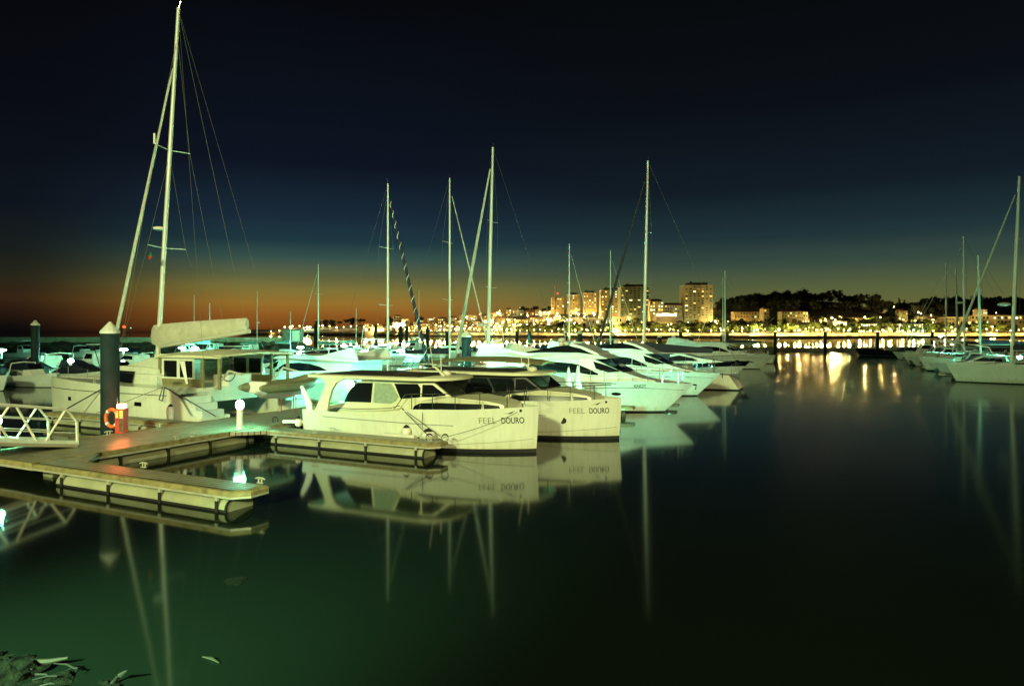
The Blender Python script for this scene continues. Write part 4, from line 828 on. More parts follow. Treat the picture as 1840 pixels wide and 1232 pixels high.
MB().tube([(cm(19.8), 0, 19.8), (cm(19.8) - .15, 0, 20.2)], .02, 5).build('wind_vane', STEEL, t)
for s in (-1, 1):
    for x in (2.6, 5.4, 7.4, 9.2, 10.6):
        y = s * (2.55 + Hc.y_at(x, 1.6) - .05); z = interp(Hc.sheer, x); MB().tube([(x, y, z), (x, y, z + .6)], .013, 5).build('stanchion', STEEL, t)
    MB().tube([(x, s * (2.55 + Hc.y_at(x, 1.6) - .05), interp(Hc.sheer, x) + .58) for x in (2.6, 5.4, 7.4, 9.2, 10.6)], .007, 4).build('guard_wire', STEEL, t)
MB().box(2.3, 2.9, 3.25, 3.45, 2.16, 2.22).build('outboard_bracket', WHITEP, t)
MB().tube([(5.55, 3.35, 1.66), (5.62, 3.35, 2.15), (5.75, 3.35, 1.66)], .018, 5).build('mast_step', WROPE, t); MB().tube([(6.75, 3.35, 1.66), (6.8, 3.35, 2.2), (6.9, 3.35, 1.66)], .018, 5).build('mast_step', WROPE, t)
for s in (-1, 1): MB().tube([(1.2, s * 1.6, 1.5), (.3, s * 1.6, 2.35), (-.55, s * 1.6, 2.2)], .05, 6).build('davit', ALU, t, True)
# dinghy in its davits
t = thing('inflatable_dinghy', "olive inflatable dinghy with a white underside hung across the catamaran's sterns", 'dinghy', D(-3.35, 5.6, 1.28), AF + math.pi / 2)
m = MB(); m.loft([[(x, -y, z), (x, 0, z - kz), (x, y, z), (x, 0, z + .05)] for x, y, z, kz in ((-1.75, .5, .2, .02), (-1.5, .62, .15, .3), (0, .66, .12, .38), (1.2, .5, .22, .3), (1.7, .1, .45, .05))]); m.build('hull', WHITEP, t, True)
for s in (-1, 1): MB().tube([(-2.1, s * .60, .36), (-1.7, s * .64, .33), (0, s * .66, .31), (1.0, s * .56, .38), (1.6, s * .30, .55), (1.85, s * .02, .64)], [.10, .21, .22, .21, .2, .18], 10).build('tube', RIBM, t, True)
MB().box(-1.68, -1.6, -.5, .5, .1, .6).build('transom', WHITEP, t); MB().box(-.5, -.2, -.55, .55, .4, .45).build('seat', TEAK, t)
# catamaran mooring gear
rope([D(-6.2, 1.55, 1.72), D(-3.15, 1.6, .62)], "dark stern line from the catamaran's rail to the walkway cleat", .022)
rope([D(-6.3, 1.55, 1.72), D(-9.4, .7, .55)], "thin line from the catamaran's quarter to its finger pontoon", .012)
rope([D(-10.4, 1.5, 1.45), D(-11.7, .8, .6)], "dark bow line crossing the catamaran's hull behind the pile", .03)
rope([D(-6.25, 1.5, 1.7), D(-6.35, 1.4, 1.2), D(-6.2, 1.45, 1.15), D(-6.15, 1.5, 1.7)], "hanging black loop of rope on the catamaran's quarter", .02)
fender(D(-5.7, 1.45, .35), .15, .62, "white fender hanging by the catamaran's stern steps")
fender(D(-14.2, 3.1, 1.0), .14, .55, "white fender hanging at the catamaran's bow")
for u_, l_ in ((-3.05, "first orange tube hoop rail on the walkway behind the catamaran"), (-3.05, "second orange tube hoop rail overlapping the first")):
    vv = 5.0 if 'first orange' in l_ else 5.75
    o = MB().tube([(0, 0, 0), (0, 0, .62), (.08, 0, .7), (.55, 0, .7), (.63, 0, .62), (.63, 0, 0)], .018, 6).build('hoop_rail', RED, None, True); one(o, l_, 'rail', 'orange hoop rails'); o.location = D(u_, vv, .5); o.rotation_euler = (0, 0, R(10))

# --- small craft filling the distant berths
def small_proto(kind, label):
    L_, B_ = {'open': (5.6, 2.2), 'cabin': (7.2, 2.6), 'fisher': (8.2, 2.9), 'covered': (6.2, 2.4)}[kind]
    t = thing({'open': 'open_motorboat', 'cabin': 'cabin_motorboat', 'fisher': 'fishing_boat', 'covered': 'covered_motorboat'}[kind], label, 'boat', (0, 0, 0))
    H = Hull(L_, L_ * .9, B_, [(0, .75), (L_ * .6, .88), (L_, 1.1)], flare=1.3, boot=.05); H.mesh([GEL2, BOOT], parent=t, nst=12); H.deck(GEL2, t, drop=.12)
    if kind == 'open':
        MB().house([(2.0, .7), (2.1, 1.25), (2.9, 1.3), (3.3, .8)], lambda x, z: .5).build('console', WHITEP, t)
        MB().panel([(2.9, -.5, 1.3), (2.9, .5, 1.3), (2.6, .45, 1.7), (2.6, -.45, 1.7)], .02).build('windscreen', GLASS, t)
        MB().tube([(1.0, -.95, .8), (1.25, -.85, 1.75), (1.35, 0, 1.85), (1.25, .85, 1.75), (1.0, .95, .8)], .045, 6).build('arch', WHITEP, t, True)
    if kind == 'cabin':
        w = lambda x, z: 1.02 - .25 * (z - .8) - max(0, x - 4) * .12
        MB().house([(2.2, .8), (2.3, 1.75), (3.9, 1.8), (4.9, 1.3), (6.3, 1.05), (6.4, .8)], w).build('cabin', WHITEP, t)
        wpoly([(2.5, 1.3), (2.55, 1.65), (3.8, 1.68), (4.5, 1.32)], w, 'window', GLASS, t); MB().panel([(3.96, -.7, 1.8), (3.96, .7, 1.8), (4.9, .65, 1.36), (4.9, -.65, 1.36)], .03).build('windscreen', GLASS, t)
        MB().tube([(1.5, -1.1, .9), (1.0, -1.05, 1.9), (.95, 0, 2.0), (1.0, 1.05, 1.9), (1.5, 1.1, .9)], .05, 6).build('arch', WHITEP, t, True)
    if kind == 'fisher':
        w = lambda x, z: 1.0 - .1 * (z - .8)
        MB().house([(3.4, .8), (3.5, 2.1), (4.7, 2.15), (5.3, 1.2), (5.3, .8)], w).build('wheelhouse', WHITEP, t); wpoly([(3.65, 1.5), (3.65, 2.0), (4.6, 2.03), (4.9, 1.5)], w, 'window', GLASS, t)
        MB().panel([(4.78, -.85, 2.1), (4.78, .85, 2.1), (5.16, .85, 1.5), (5.16, -.85, 1.5)], .03).build('windscreen', GLASS, t)
        for s in (-1, 1): MB().tube([(2.2, s * 1.1, .9), (3.2, s * 1.0, 2.7), (4.4, s * .8, 2.9)], .035, 5).build('arch', STEEL, t, True)
        MB().box(3.0, 4.6, -.9, .9, 2.88, 2.95).build('top_deck', WHITEP, t)
    if kind == 'covered':
        m = MB(); m.loft([[(x, -1.05 * k, .85), (x, -.7 * k, .85 + z), (x, 0, .9 + z), (x, .7 * k, .85 + z), (x, 1.05 * k, .85)] for x, z, k in ((.2, .2, .9), (1.5, .55, 1), (3.2, .75, 1), (4.4, .35, .85), (5.7, .1, .35))], closed=True); m.build('cover', NAVY, t, True)
    MB().box(-.35, .02, -.2, .2, .35, 1.05).build('outboard_motor', BLACK, t); return t
kinds = ['open', 'cabin', 'fisher', 'covered']; proto = {}; used = {k: 0 for k in kinds}
desc = {'open': 'open white motorboat with a console', 'cabin': 'small white cabin motorboat', 'fisher': 'white fishing boat with a wheelhouse', 'covered': 'motorboat under a navy cover'}
def place(kind, loc, rz, lab):
    lab = f"{desc[kind]} {lab}"
    if kind not in proto: t = small_proto(kind, lab); t['group'] = 'small boats in the distant berths'; proto[kind] = t; t.location = loc; t.rotation_euler = (0, 0, rz); return
    s = random.uniform(.92, 1.12); dup(proto[kind], loc, rz, lab, scale=(s, s, s))
rs = random.Random(3); i = 0
v = 9
seqB = []
while v < 76:                                                              # both sides of the distant walkway
    for sd in (1, -1):
        k = rs.choices(kinds, (3, 4, 2, 2))[0]
        lab = f"in the {nth(i)} {'inner' if sd > 0 else 'seaward'} berth of the distant walkway"
        place(k, D(-37.6 if sd > 0 else -42, v + rs.uniform(-.2, .2) + (1.2 if sd < 0 else 0)), AF + (0 if sd > 0 else PI), lab)
    v += rs.uniform(3.1, 3.9); i += 1
for i, v in enumerate((41, 44.6, 50, 53.5, 57, 66, 70)): place(rs.choice(kinds), D(-4.2, v), AF + PI, f"{nth(i)} behind the tallest middle mast")
for i, v in enumerate((21, 41, 45, 50, 55, 68, 72)): place(['cabin', 'open', 'cabin', 'open', 'covered', 'cabin', 'open'][i], D(.9, v), AF, f"in the {nth(i)} gap among the big yachts")
place('cabin', D(-42, 19), AF + PI * .98, "at the edge of the view beyond the gangway")
for i in range(9): place(rs.choice(kinds), PX(20 + i * 58 + rs.uniform(-8, 8), 112), rs.choice((AF, AF + PI)), f"below the stone breakwater, {nth(i)} from the gangway side")
for i, v in enumerate((57, 61, 73, 77, 86, 90, 100, 106, 112)): place(rs.choice(kinds), D(35, v), AF + PI, f"{nth(i)} among the yachts across the basin")
for i in range(5): place(rs.choice(kinds), PX(600 + i * 62 + rs.uniform(-9, 9), 122 + i * 3), AF + PI, f"{nth(i)} in the outermost row")

# ------------------------------------------------------------------ stone breakwater with its beacon hut
t = thing('stone_breakwater', "long rubble-stone breakwater with a pale parapet closing the marina on the sea side", 'breakwater', (0, 0, 0))
m = MB(); m.box(-190, -37.2, 119.5, 121.2, 2.3, 3.25); m.build('parapet', CAPM if False else FLOATM, t)
m = MB(); nx, ny = 260, 14; vs = []
for i in range(nx + 1):
    for j in range(ny + 1):
        x = -190 + 160 * i / nx; q = j / ny; y = 119.6 - 7 * (1 - q); z = -.4 + 2.8 * q
        e = max(0, x + 37) / 7; z -= 2.6 * e * q
        n_ = noise.noise(Vector((x * .9, y * .9, 0))) * .5 + noise.cell(Vector((x * .8, y * .8, 2))) * .35
        vs.append((x, y - n_ * .5, z + n_ * (1 if q < .95 else .1)))
m.add(vs, [(i * (ny + 1) + j, (i + 1) * (ny + 1) + j, (i + 1) * (ny + 1) + j + 1, i * (ny + 1) + j + 1) for i in range(nx) for j in range(ny)])
m.build('rock_slope', mat('wet_rock', (.07, .065, .045), .85, var=.4, scale=.7), t)
t = thing('beacon_hut', "square pale stone beacon hut standing on the end of the breakwater", 'building', (-37.6, 119, 2.4))
MB().box(-2.0, .9, -1.2, 1.2, 0, 2.1).build('wall', STONE, t); MB().box(-.3, .95, -1.3, -1.22, .2, 2.0).build('door', CAPM, t); MB().box(-2.1, 1.0, -1.35, 1.3, 2.1, 2.25).build('roof', STONE, t)

# ------------------------------------------------------------------ the far bank
shore = [(-.40, 2000), (-.36, 1800), (-.29, 1400), (-.18, 1000), (-.06, 780), (.07, 660), (.25, 612), (.5, 575), (.75, 560), (1.1, 560)]
ridge = [(-.40, 593), (-.36, 592), (-.28, 587), (-.2, 583), (-.12, 579), (-.05, 571), (0, 562), (.08, 560), (.2, 560), (.3, 553), (.36, 546), (.4, 543), (.46, 541), (.52, 550), (.57, 560), (.62, 552), (.75, 550), (1.1, 550)]
def d0(k): return interp(shore, k)
def ground(k, s):
    d = d0(k) * (1 + .5 * s); zr = CH + (HY - interp(ridge, k)) / FPX * d0(k) * 1.5 - 5
    q = max(0, min(1, (s - .06) / .9)); q = q * q * (3 - 2 * q); return 4.4 + zr * q
def G(px, s, dz=0):
    k = (px - CX) / FPX; d = d0(k) * (1 + .5 * s); return (k * d, d, ground(k, s) + dz)
m = MB(); nk, ns = 90, 16; vs = []
for i in range(nk + 1):
    for j in range(ns + 1):
        k = -.40 + 1.5 * i / nk; s = j / ns; d = d0(k) * (1 + .5 * s); vs.append((k * d, d + 7 if j == 0 else d + 7, ground(k, s) + (noise.noise(Vector((k * 40, s * 9, 0))) * 2 * s)))
m.add(vs, [(i * (ns + 1) + j, (i + 1) * (ns + 1) + j, (i + 1) * (ns + 1) + j + 1, i * (ns + 1) + j + 1) for i in range(nk) for j in range(ns)])
vs2 = []
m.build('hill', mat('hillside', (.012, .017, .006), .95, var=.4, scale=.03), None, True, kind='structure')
ks = [-.40 + 1.5 * i / 60 for i in range(61)]
def strip(name, off0, z0, off1, z1, mtl, **k):
    m = MB(); vs = []
    for q in ks: d = d0(q); vs += [(q * d, d + off0, z0), (q * d, d + off1, z1)]
    m.add(vs, [(2 * i, 2 * i + 2, 2 * i + 3, 2 * i + 1) for i in range(60)]); return m.build(name, mtl, **k)
o = strip('quay_wall', 0, -.5, .2, 1.5, mat('quay_stone', (.05, .04, .025), .9, var=.3, scale=.3)); one(o, "dark stone quay wall at the foot of the far bank", 'wall')
strip('promenade', .2, 1.5, 4.0, 1.55, mat('promenade_paving', (.3, .27, .2), .8, var=.1), kind='structure')
o = strip('retaining_wall', 4.0, 1.55, 4.3, 3.9, mat('pale_render', (.36, .33, .2), .9, var=.4, scale=.12)); one(o, "long pale retaining wall lit yellow above the far quay", 'wall')
strip('riverside_road', 4.3, 4.4, 8, 4.42, mat('road', (.12, .11, .09), .9, var=.2), kind='structure')

# lamps of the far bank: (px, py, brightness size)
LP = [(1303, 584, .6), (1334, 577, .9), (1330, 588, .6), (1358, 592, 1.2), (1369, 584, .6), (1378, 577, .8), (1396, 592, 1.2), (1415, 583, .8), (1432, 593, 1.1), (1434, 578, .8), (1464, 574, 1.0), (1461, 583, .6), (1472, 592, .9), (1484, 575, .9), (1495, 571, 1.1), (1501, 575, 1.1), (1487, 593, .6), (1512, 593, .8), (1520, 593, .6),
      (1550, 583, .9), (1554, 570, 1.0), (1582, 570, .7), (1606, 552, 1.1), (1599, 581, .8), (1617, 572, .4), (1650, 561, .9), (1655, 563, .7), (1673, 566, .6), (1695, 577, 1.3), (1708, 584, .9), (1704, 588, .8), (1705, 595, .9), (1692, 604, .9), (1777, 577, 1.3), (1776, 587, .8), (1774, 598, .7), (1725, 603, .8), (1780, 603, .5), (1820, 572, .7), (1835, 597, .7), (1790, 562, .4),
      (1164, 592, .6), (1186, 592, .6), (1208, 592, .6), (1230, 592, .6), (1243, 576, 1.0), (1275, 593, .6), (1273, 549, .8), (1291, 577, .9), (1298, 593, .6), (1206, 582, .7), (1219, 569, .8), (1225, 567, .6), (1176, 560, .4),
      (1121, 581, 1.3), (1132, 582, .9), (1097, 582, .9), (1105, 592, 1.1), (1110, 594, 1.0), (1134, 592, .5), (1085, 556, .6), (1063, 553, .7), (1142, 565, .4), (1115, 565, .4), (1033, 581, 1.3), (1033, 592, .5), (1040, 554, .6), (1052, 592, .6), (1068, 575, .4),
      (986, 582, 1.1), (973, 582, 1.1), (960, 582, .8), (947, 583, .9), (935, 583, .9), (985, 563, 1.0), (1001, 563, .9), (986, 568, .9), (979, 561, .8), (948, 567, .9), (912, 574, .7), (895, 573, .6), (925, 574, .5), (971, 563, .5), (1000, 567, .6), (935, 553, .4)]
rs = random.Random(11)
px = 512
while px < 928:
    LP.append((px + rs.uniform(-3, 3), 585 + rs.uniform(-2, 2.5) + (2 if px < 640 else 0), rs.choice((.5, .7, .8, 1.0)) * (1.0 if px > 650 else .7)))
    if px > 650: LP.append((px + 5, 590 + rs.uniform(-1, 4), rs.choice((.5, .6, .8))))
    px += rs.uniform(6.5, 10) if px > 780 else rs.uniform(8, 16)
for px in list(range(880, 1160, 11)) + list(range(1160, 1840, 19)): LP.append((px + rs.uniform(-3, 3), 592 + rs.uniform(-1.5, 3), rs.choice((.45, .6, .8))))
for _ in range(60):
    px = rs.uniform(1010, 1840); LP.append((px, rs.uniform(max(568, HY - 30), 592), rs.choice((.2, .3, .45, .6))))
for _ in range(75):
    px = rs.uniform(860, 1310); LP.append((px, rs.uniform(556 if px < 1230 else 572, 584), rs.choice((.25, .4, .6, .8, 1.0))))
LP += [(522, 588, 1.2), (552, 588, 1.2), (556, 588, .9), (780, 572, .4), (838, 570, .5), (827, 577, .6), (848, 572, .5), (862, 565, .4), (503, 594, .5), (488, 595, .4)]
def sof(k, py):                                     # how far up the slope a lamp of that picture height stands
    best = 0
    for i in range(0, 40):
        s = i / 40; d = d0(k) * (1 + .5 * s); y = HY - (ground(k, s) + 5.5 - CH) * FPX / d
        if y >= py: best = s
        else: break
    return best
lamp_pts = []
LP.sort(key=lambda a: a[0])
pole_me = {}
for i, (px, py, b_) in enumerate(LP):
    k = (px - CX) / FPX; s = sof(k, py) if py < 590 else 0; d = d0(k) * (1 + .5 * s) + (6 if s == 0 else 8)
    z = CH + (HY - py) * d / FPX; g = ground(k, s) if s > 0 else 1.5
    g = min(g, z - 3)
    row = 'promenade' if s == 0 else 'hillside'
    t = thing('street_lamp', f"far-bank {row} street lamp, {nth(i)} from the sea", 'lamp', (k * d, d if s > 0 else d - 4.5, 0), 0, 'street lamps of the far bank')
    sc = (d / 620)
    MB().tube([(0, .2, g), (0, .2, z)], .14 * sc, 4).build('pole', GREYP, t)
    r = (.20 + .34 * b_ ** 1.5) * sc * (1.35 if px > 930 else 1.6)
    e = E_COOL if rs.random() < .07 else (E_SODB if b_ > .95 else E_SOD); glow_lamp(t, (0, 0, z), ((3300 if row == 'promenade' else 2600) if b_ <= .95 else (6500 if row == 'promenade' else 4200)) * 39.5 * r * r, (.5, 1, .5) if e == E_COOL else (1.0, .66, .19), r * 1.12)
    MB().ball((0, 0, z), r, 8).build('lantern', e, t, True)
    lamp_pts.append((px, s))

# trees
def crown_mesh(seed, kind):
    r = random.Random(seed); m = MB(); lobes = []
    if kind == 'round':
        for _ in range(9): a = r.uniform(0, 6.28); q = r.uniform(0, 2.6); lobes.append((q * math.cos(a), q * math.sin(a), r.uniform(-1.6, 1.8), r.uniform(1.1, 2.2)))
    elif kind == 'pine':
        for _ in range(10): a = r.uniform(0, 6.28); q = r.uniform(0, 3.4); lobes.append((q * math.cos(a), q * math.sin(a), r.uniform(.2, 1.6), r.uniform(.7, 1.4)))
    else:
        for i in range(7): lobes.append((r.uniform(-.2, .2), r.uniform(-.2, .2), -2.4 + i * .9, 1.1 - i * .13))
    for lx, ly, lz, lr in lobes:
        for _ in range(int(34 * lr)):
            v = Vector((r.gauss(0, 1), r.gauss(0, 1), r.gauss(0, 1))).normalized() * lr * r.uniform(.6, 1.08); c = Vector((lx, ly, lz)) + v
            a = Vector((r.gauss(0, 1), r.gauss(0, 1), r.gauss(0, 1))).normalized(); b_ = a.cross(v).normalized(); s = r.uniform(.22, .5)
            m.add([c - a * s, c + b_ * s * .8, c + a * s, c - b_ * s * .8], [(0, 1, 2, 3)])
        m.ball((lx, ly, lz), lr * .62, 6)
    return m
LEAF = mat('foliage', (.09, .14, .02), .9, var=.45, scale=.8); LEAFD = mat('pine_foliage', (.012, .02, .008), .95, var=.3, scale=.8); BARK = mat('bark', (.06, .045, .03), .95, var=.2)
protos = {}
def tree(kind, seed, mtl, loc, sc, label, group, h=4.0):
    key = (kind, seed, mtl.name)
    nm = {'round': 'broadleaf_tree', 'pine': 'umbrella_pine', 'spire': 'cypress_tree'}[kind]
    if key not in protos:
        t = thing(nm, label, 'tree', loc, 0, group); t.scale = (sc,) * 3
        c = crown_mesh(seed, kind).build('crown', mtl, t); c.location = (0, 0, h + 1.0)
        MB().tube([(0, 0, -1.5), (.1, 0, h * .6), (0, .1, h + .8)], [.35, .25, .16], 6).build('trunk', BARK, t); protos[key] = t; return t
    return dup(protos[key], loc, random.uniform(0, 6.28), label, group, (sc, sc, sc * random.uniform(.85, 1.15)))
i = 0; px = 905
rs = random.Random(5)
while px < 1850:
    k = (px - CX) / FPX; s = rs.choice((.0, .02, .05)); x, y, z = G(px, s)
    tree('round', rs.choice((1, 2, 3, 4)), LEAF, (x, y + 10 + rs.uniform(0, 8), 4.0), rs.uniform(1.0, 1.5), f"lamp-lit bushy tree on the far promenade, {nth(i)} from the seaward end", 'promenade trees of the far bank', 2.4)
    px += rs.uniform(6, 11); i += 1
i = 0; px = 930
while px < 1850:
    s = rs.uniform(.12, .45); x, y, z = G(px, s)
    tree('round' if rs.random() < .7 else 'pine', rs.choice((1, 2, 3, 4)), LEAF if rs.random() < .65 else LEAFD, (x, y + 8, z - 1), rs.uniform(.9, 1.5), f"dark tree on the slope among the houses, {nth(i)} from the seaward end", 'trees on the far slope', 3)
    px += rs.uniform(5, 9); i += 1
i = 0
for px in list(range(1310, 1475, 9)) + list(range(1236, 1300, 9)) + list(range(1010, 1180, 10)) + list(range(1600, 1660, 8)):
    s_ = rs.uniform(.18, .27); x, y, z = G(px + rs.uniform(-3, 3), s_)
    tree('round', rs.choice((1, 2, 3, 4)), LEAFD if rs.random() < .6 else LEAF, (x, y, z - 2), rs.uniform(1.2, 1.9), f"tree standing before the hillside blocks and villas, {nth(i)} of that belt", 'trees before the hillside blocks', 2); i += 1
i = 0; px = 572
while px < 1850:                                                           # skyline trees
    dense = px > 1300
    if 1168 < px < 1300 and not dense: px += 8; continue
    k = (px - CX) / FPX
    if 645 < px < 860 and rs.random() < .4: px += 14; continue
    if dense or px < 720 or (860 < px < 1120 and rs.random() < .6):
        x, y, z = G(px, .93); sc = (y / 850) * (rs.uniform(1.5, 2.4) if dense else rs.uniform(.9, 1.7))
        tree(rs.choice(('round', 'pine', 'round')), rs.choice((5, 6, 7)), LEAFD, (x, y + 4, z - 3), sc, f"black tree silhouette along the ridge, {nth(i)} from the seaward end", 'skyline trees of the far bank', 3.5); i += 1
    px += rs.uniform(6, 10) if dense else rs.uniform(9, 15)
px = 1296
while px < 1850:                                                           # the wood that fills the slope below the skyline
    for s_ in (.86, .74, .62):
        if rs.random() < .72 and not (1590 < px < 1640 and s_ > .8):
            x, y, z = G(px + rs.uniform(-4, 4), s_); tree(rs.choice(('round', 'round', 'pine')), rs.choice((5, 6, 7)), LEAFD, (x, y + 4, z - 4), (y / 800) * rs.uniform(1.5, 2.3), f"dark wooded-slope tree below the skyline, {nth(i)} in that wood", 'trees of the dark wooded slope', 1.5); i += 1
    px += rs.uniform(11, 16)
for px, l_ in ((1616, "first of a close pair of tall cypresses on the skyline"), (1625, "second and slimmer of a close pair of cypresses on the skyline")):
    x, y, z = G(px, .9); tree('spire', 8, LEAFD, (x, y, z - 2), 2.6, l_, 'skyline trees of the far bank', 3)

# buildings
WCOL = [mat('facade_ochre', (.30, .27, .15), .9, var=.15, scale=.1), mat('facade_pale', (.42, .40, .30), .9, var=.12, scale=.1), mat('facade_grey', (.26, .26, .22), .9, var=.15, scale=.1), mat('facade_brown', (.17, .12, .06), .9, var=.2, scale=.1)]
TOWX = 0; TOW = mat('tower_render', (.17, .175, .11), .9, var=.15, scale=.1); TOWG = mat('tower_render_green', (.085, .115, .075), .9, var=.2, scale=.1); TOWB = mat('tower_brick', (.11, .085, .035), .9, var=.2, scale=.1)
DW = mat('dark_window', (.015, .016, .014), .2, var=0)
wmesh = {}
def wmsh(mtl):
    if mtl.name not in wmesh:
        m = MB(); m.box(-.5, .5, -.06, .06, 0, 1); o = m.build('window', mtl); wmesh[mtl.name] = o.data; bpy.data.objects.remove(o)
    return wmesh[mtl.name]
def building(name, label, px0, px1, ytop, ybase, s, wall, floors, cols, lit=.3, roof='flat', depth=12, bal=False, ww=.5, wh=.5, rs=random, bright=None, d_extra=0, group=None, lean=0):
    k = ((px0 + px1) / 2 - CX) / FPX; d = d0(k) * (1 + .5 * s) + d_extra + 8
    w = (px1 - px0) / FPX * d; zt = CH + (HY - ytop) * d / FPX; zb = CH + (HY - ybase) * d / FPX
    t = thing(name, label, 'building', (k * d, d, zb), lean, group); h = zt - zb
    MB().box(-w / 2, w / 2, 0, depth, -6, h).build('wall', wall, t)
    if roof == 'flat':
        MB().box(-w / 2 - .2, w / 2 + .2, -.2, depth + .2, h, h + .4).build('roof', wall, t)
    elif roof == 'block':
        r_ = MB().box(-w / 2 - .2, w / 2 + .2, -.2, depth + .2, h, h + .5).build('roof', WCOL[2], t)
        MB().box(-w * .33, w * .33, 2, depth - 2, h + .5, h + 3.4).build('plant_room', LEAFD, r_); MB().box(-w * .28, -w * .22, 2, 4, h + 3.4, h + 4.6).build('chimney', LEAFD, r_)
    else:
        m = MB(); m.add([(-w / 2 - .5, -.5, h), (w / 2 + .5, -.5, h), (w / 2 + .5, depth + .5, h), (-w / 2 - .5, depth + .5, h), (-w / 2 + w * .2, depth / 2, h + 2.6), (w / 2 - w * .2, depth / 2, h + 2.6)], [(0, 1, 5, 4), (1, 2, 5), (2, 3, 4, 5), (3, 0, 4), (3, 2, 1, 0)]); m.build('roof', REDT, t)
    cw, fh = w / cols, h / floors
    for f in range(floors):
        for c in range(cols):
            if bright is None and rs.random() < .15: continue
            if rs.random() < lit: mm = bright or rs.choices((E_W1, E_W2, E_W3, E_W4), (4, 2, 1, 3))[0]
            else: mm = DW
            o = bpy.data.objects.new('window', wmsh(mm)); COL.objects.link(o); o.parent = t
            o.location = (-w / 2 + (c + .5) * cw, -.02, f * fh + fh * .28); o.scale = (cw * ww * rs.uniform(.7, 1.25), 1, fh * wh * rs.uniform(.75, 1.1))
    if bal:
        for f in range(1, floors): MB().box(-w * .30, w * .12, -1.1, -.09, f * fh - .1, f * fh + .75).build('balcony', wall, t)
    return t
rb = random.Random(21)
building('apartment_tower', "tallest pale apartment tower on the far hillside with lit and dark windows", 1230, 1281, 513, 572, .32, TOW, 14, 7, .22, 'block', 20, True, .5, .42, rb)
building('apartment_tower', "grey-green apartment tower with a domed plant room beside the tallest mast", 1115, 1167, 516, 566, .40, TOWG, 12, 7, .22, 'block', 20, True, .5, .42, rb)
building('apartment_tower', "orange-lit apartment block cut by the black forestay", 1080, 1116, 522, 562, .55, TOWB, 9, 6, .4, 'block', 18, False, .45, .45, rb)
building('apartment_tower', "narrow orange-lit block between the forestay and the slim mast", 1048, 1072, 527, 556, .6, TOWB, 8, 5, .4, 'block', 18, False, .45, .45, rb)
building('apartment_tower', "orange-lit block right behind the slim mast", 1019, 1042, 530, 556, .6, TOWB, 7, 5, .4, 'block', 18, False, .45, .45, rb)
ct = building('apartment_tower', "lowest and seaward-most of the orange-lit blocks, next to a thin chimney", 991, 1014, 535, 556, .62, TOWB, 5, 5, .35, 'flat', 16, False, .45, .45, rb)
x, y, z = G(998, .6); t = thing('factory_chimney', "thin dark chimney rising by the seaward orange block", 'chimney', (x, y, z)); MB().lathe([(1.3, -2), (1.0, CH + (HY - 514) * y / FPX - z)], n=8).build('shaft', BARK, t, True)
t = thing('warning_light', "soft red aircraft warning light by the thin chimney", 'lamp', (G(1002, .6)[0], y, CH + (HY - 527) * y / FPX)); MB().ball((0, 0, 0), 1.5).build('lamp', emat('warning_red', (1, .2, .08), 1.0), t, True); MB().tube([(0, 0, -12), (0, 0, -1)], .2, 4).build('pole', BARK, t)
building('apartment_block', "brightly lit long low block with a dark roof left of the tallest tower", 1168, 1192, 541, 566, .3, WCOL[0], 4, 5, .6, 'hip', 12, rs=rb)
building('apartment_block', "long four-storey block with dark tiled roof beside the tallest tower", 1190, 1230, 548, 566, .34, WCOL[2], 4, 9, .3, 'hip', 12, rs=rb)
building('market_hall', "low hall with a dazzling row of lit openings below the long block", 1180, 1216, 562, 570, .15, WCOL[1], 1, 8, 1, 'flat', 10, ww=.8, wh=.6, bright=E_W3, rs=rb)
building('warehouse', "plain pale warehouse wall behind bright lamps", 1100, 1124, 570, 592, .04, WCOL[1], 2, 4, .1, 'flat', 14, rs=rb)
building('warehouse', "wide green-lit shed with a flat roof behind the black forestay", 1055, 1100, 572, 584, .08, WCOL[2], 1, 6, .5, 'flat', 14, bright=E_W2, rs=rb)
building('villa', "long low villa with a dark roof under the skyline trees", 1320, 1380, 560, 572, .3, TOWB, 2, 12, .3, 'hip', 12, rs=rb)
building('villa', "second long villa with lit eaves under the skyline trees", 1405, 1452, 560, 570, .3, TOW, 2, 10, .35, 'hip', 12, rs=rb)
building('villa', "slim ochre villa end wall lit from below", 1373, 1382, 555, 578, .24, WCOL[0], 4, 2, .2, 'hip', 12, rs=rb)
building('villa', "small stepped ochre house above the promenade", 1432, 1455, 573, 588, .07, WCOL[0], 2, 5, .4, 'flat', 10, rs=rb)
building('villa', "low pavilion with one dazzling lit front", 1496, 1522, 577, 588, .06, WCOL[1], 1, 7, 1, 'flat', 10, ww=.5, wh=.7, bright=E_W3, rs=rb)
building('terrace_row', "pale garden wall building behind the promenade lamps", 1440, 1500, 587, 597, .0, WCOL[1], 1, 9, .2, 'flat', 8, rs=rb, d_extra=16)
building('terrace_row', "pale low building with small openings facing the promenade", 1352, 1400, 585, 597, .0, WCOL[1], 1, 9, .3, 'flat', 8, rs=rb, d_extra=16)
building('apartment_block', "long white apartment block with dazzling lit stair columns by the water", 1546, 1660, 582, 603, .0, WCOL[1], 4, 25, .85, 'flat', 12, ww=.42, wh=.66, bright=E_W3, rs=rb, d_extra=18)
building('apartment_block', "low block with a row of lights across the basin behind the masts", 1700, 1745, 570, 590, .05, WCOL[0], 3, 9, .3, 'flat', 12, rs=rb)
building('apartment_block', "long ochre block with a lit roof line behind the tallest mast", 1745, 1850, 567, 590, .06, WCOL[0], 3, 16, .3, 'flat', 12, rs=rb)
building('hill_house', "small lit house on the dark wooded hillside", 1760, 1774, 556, 564, .4, WCOL[1], 2, 4, .6, 'hip', 10, rs=rb)
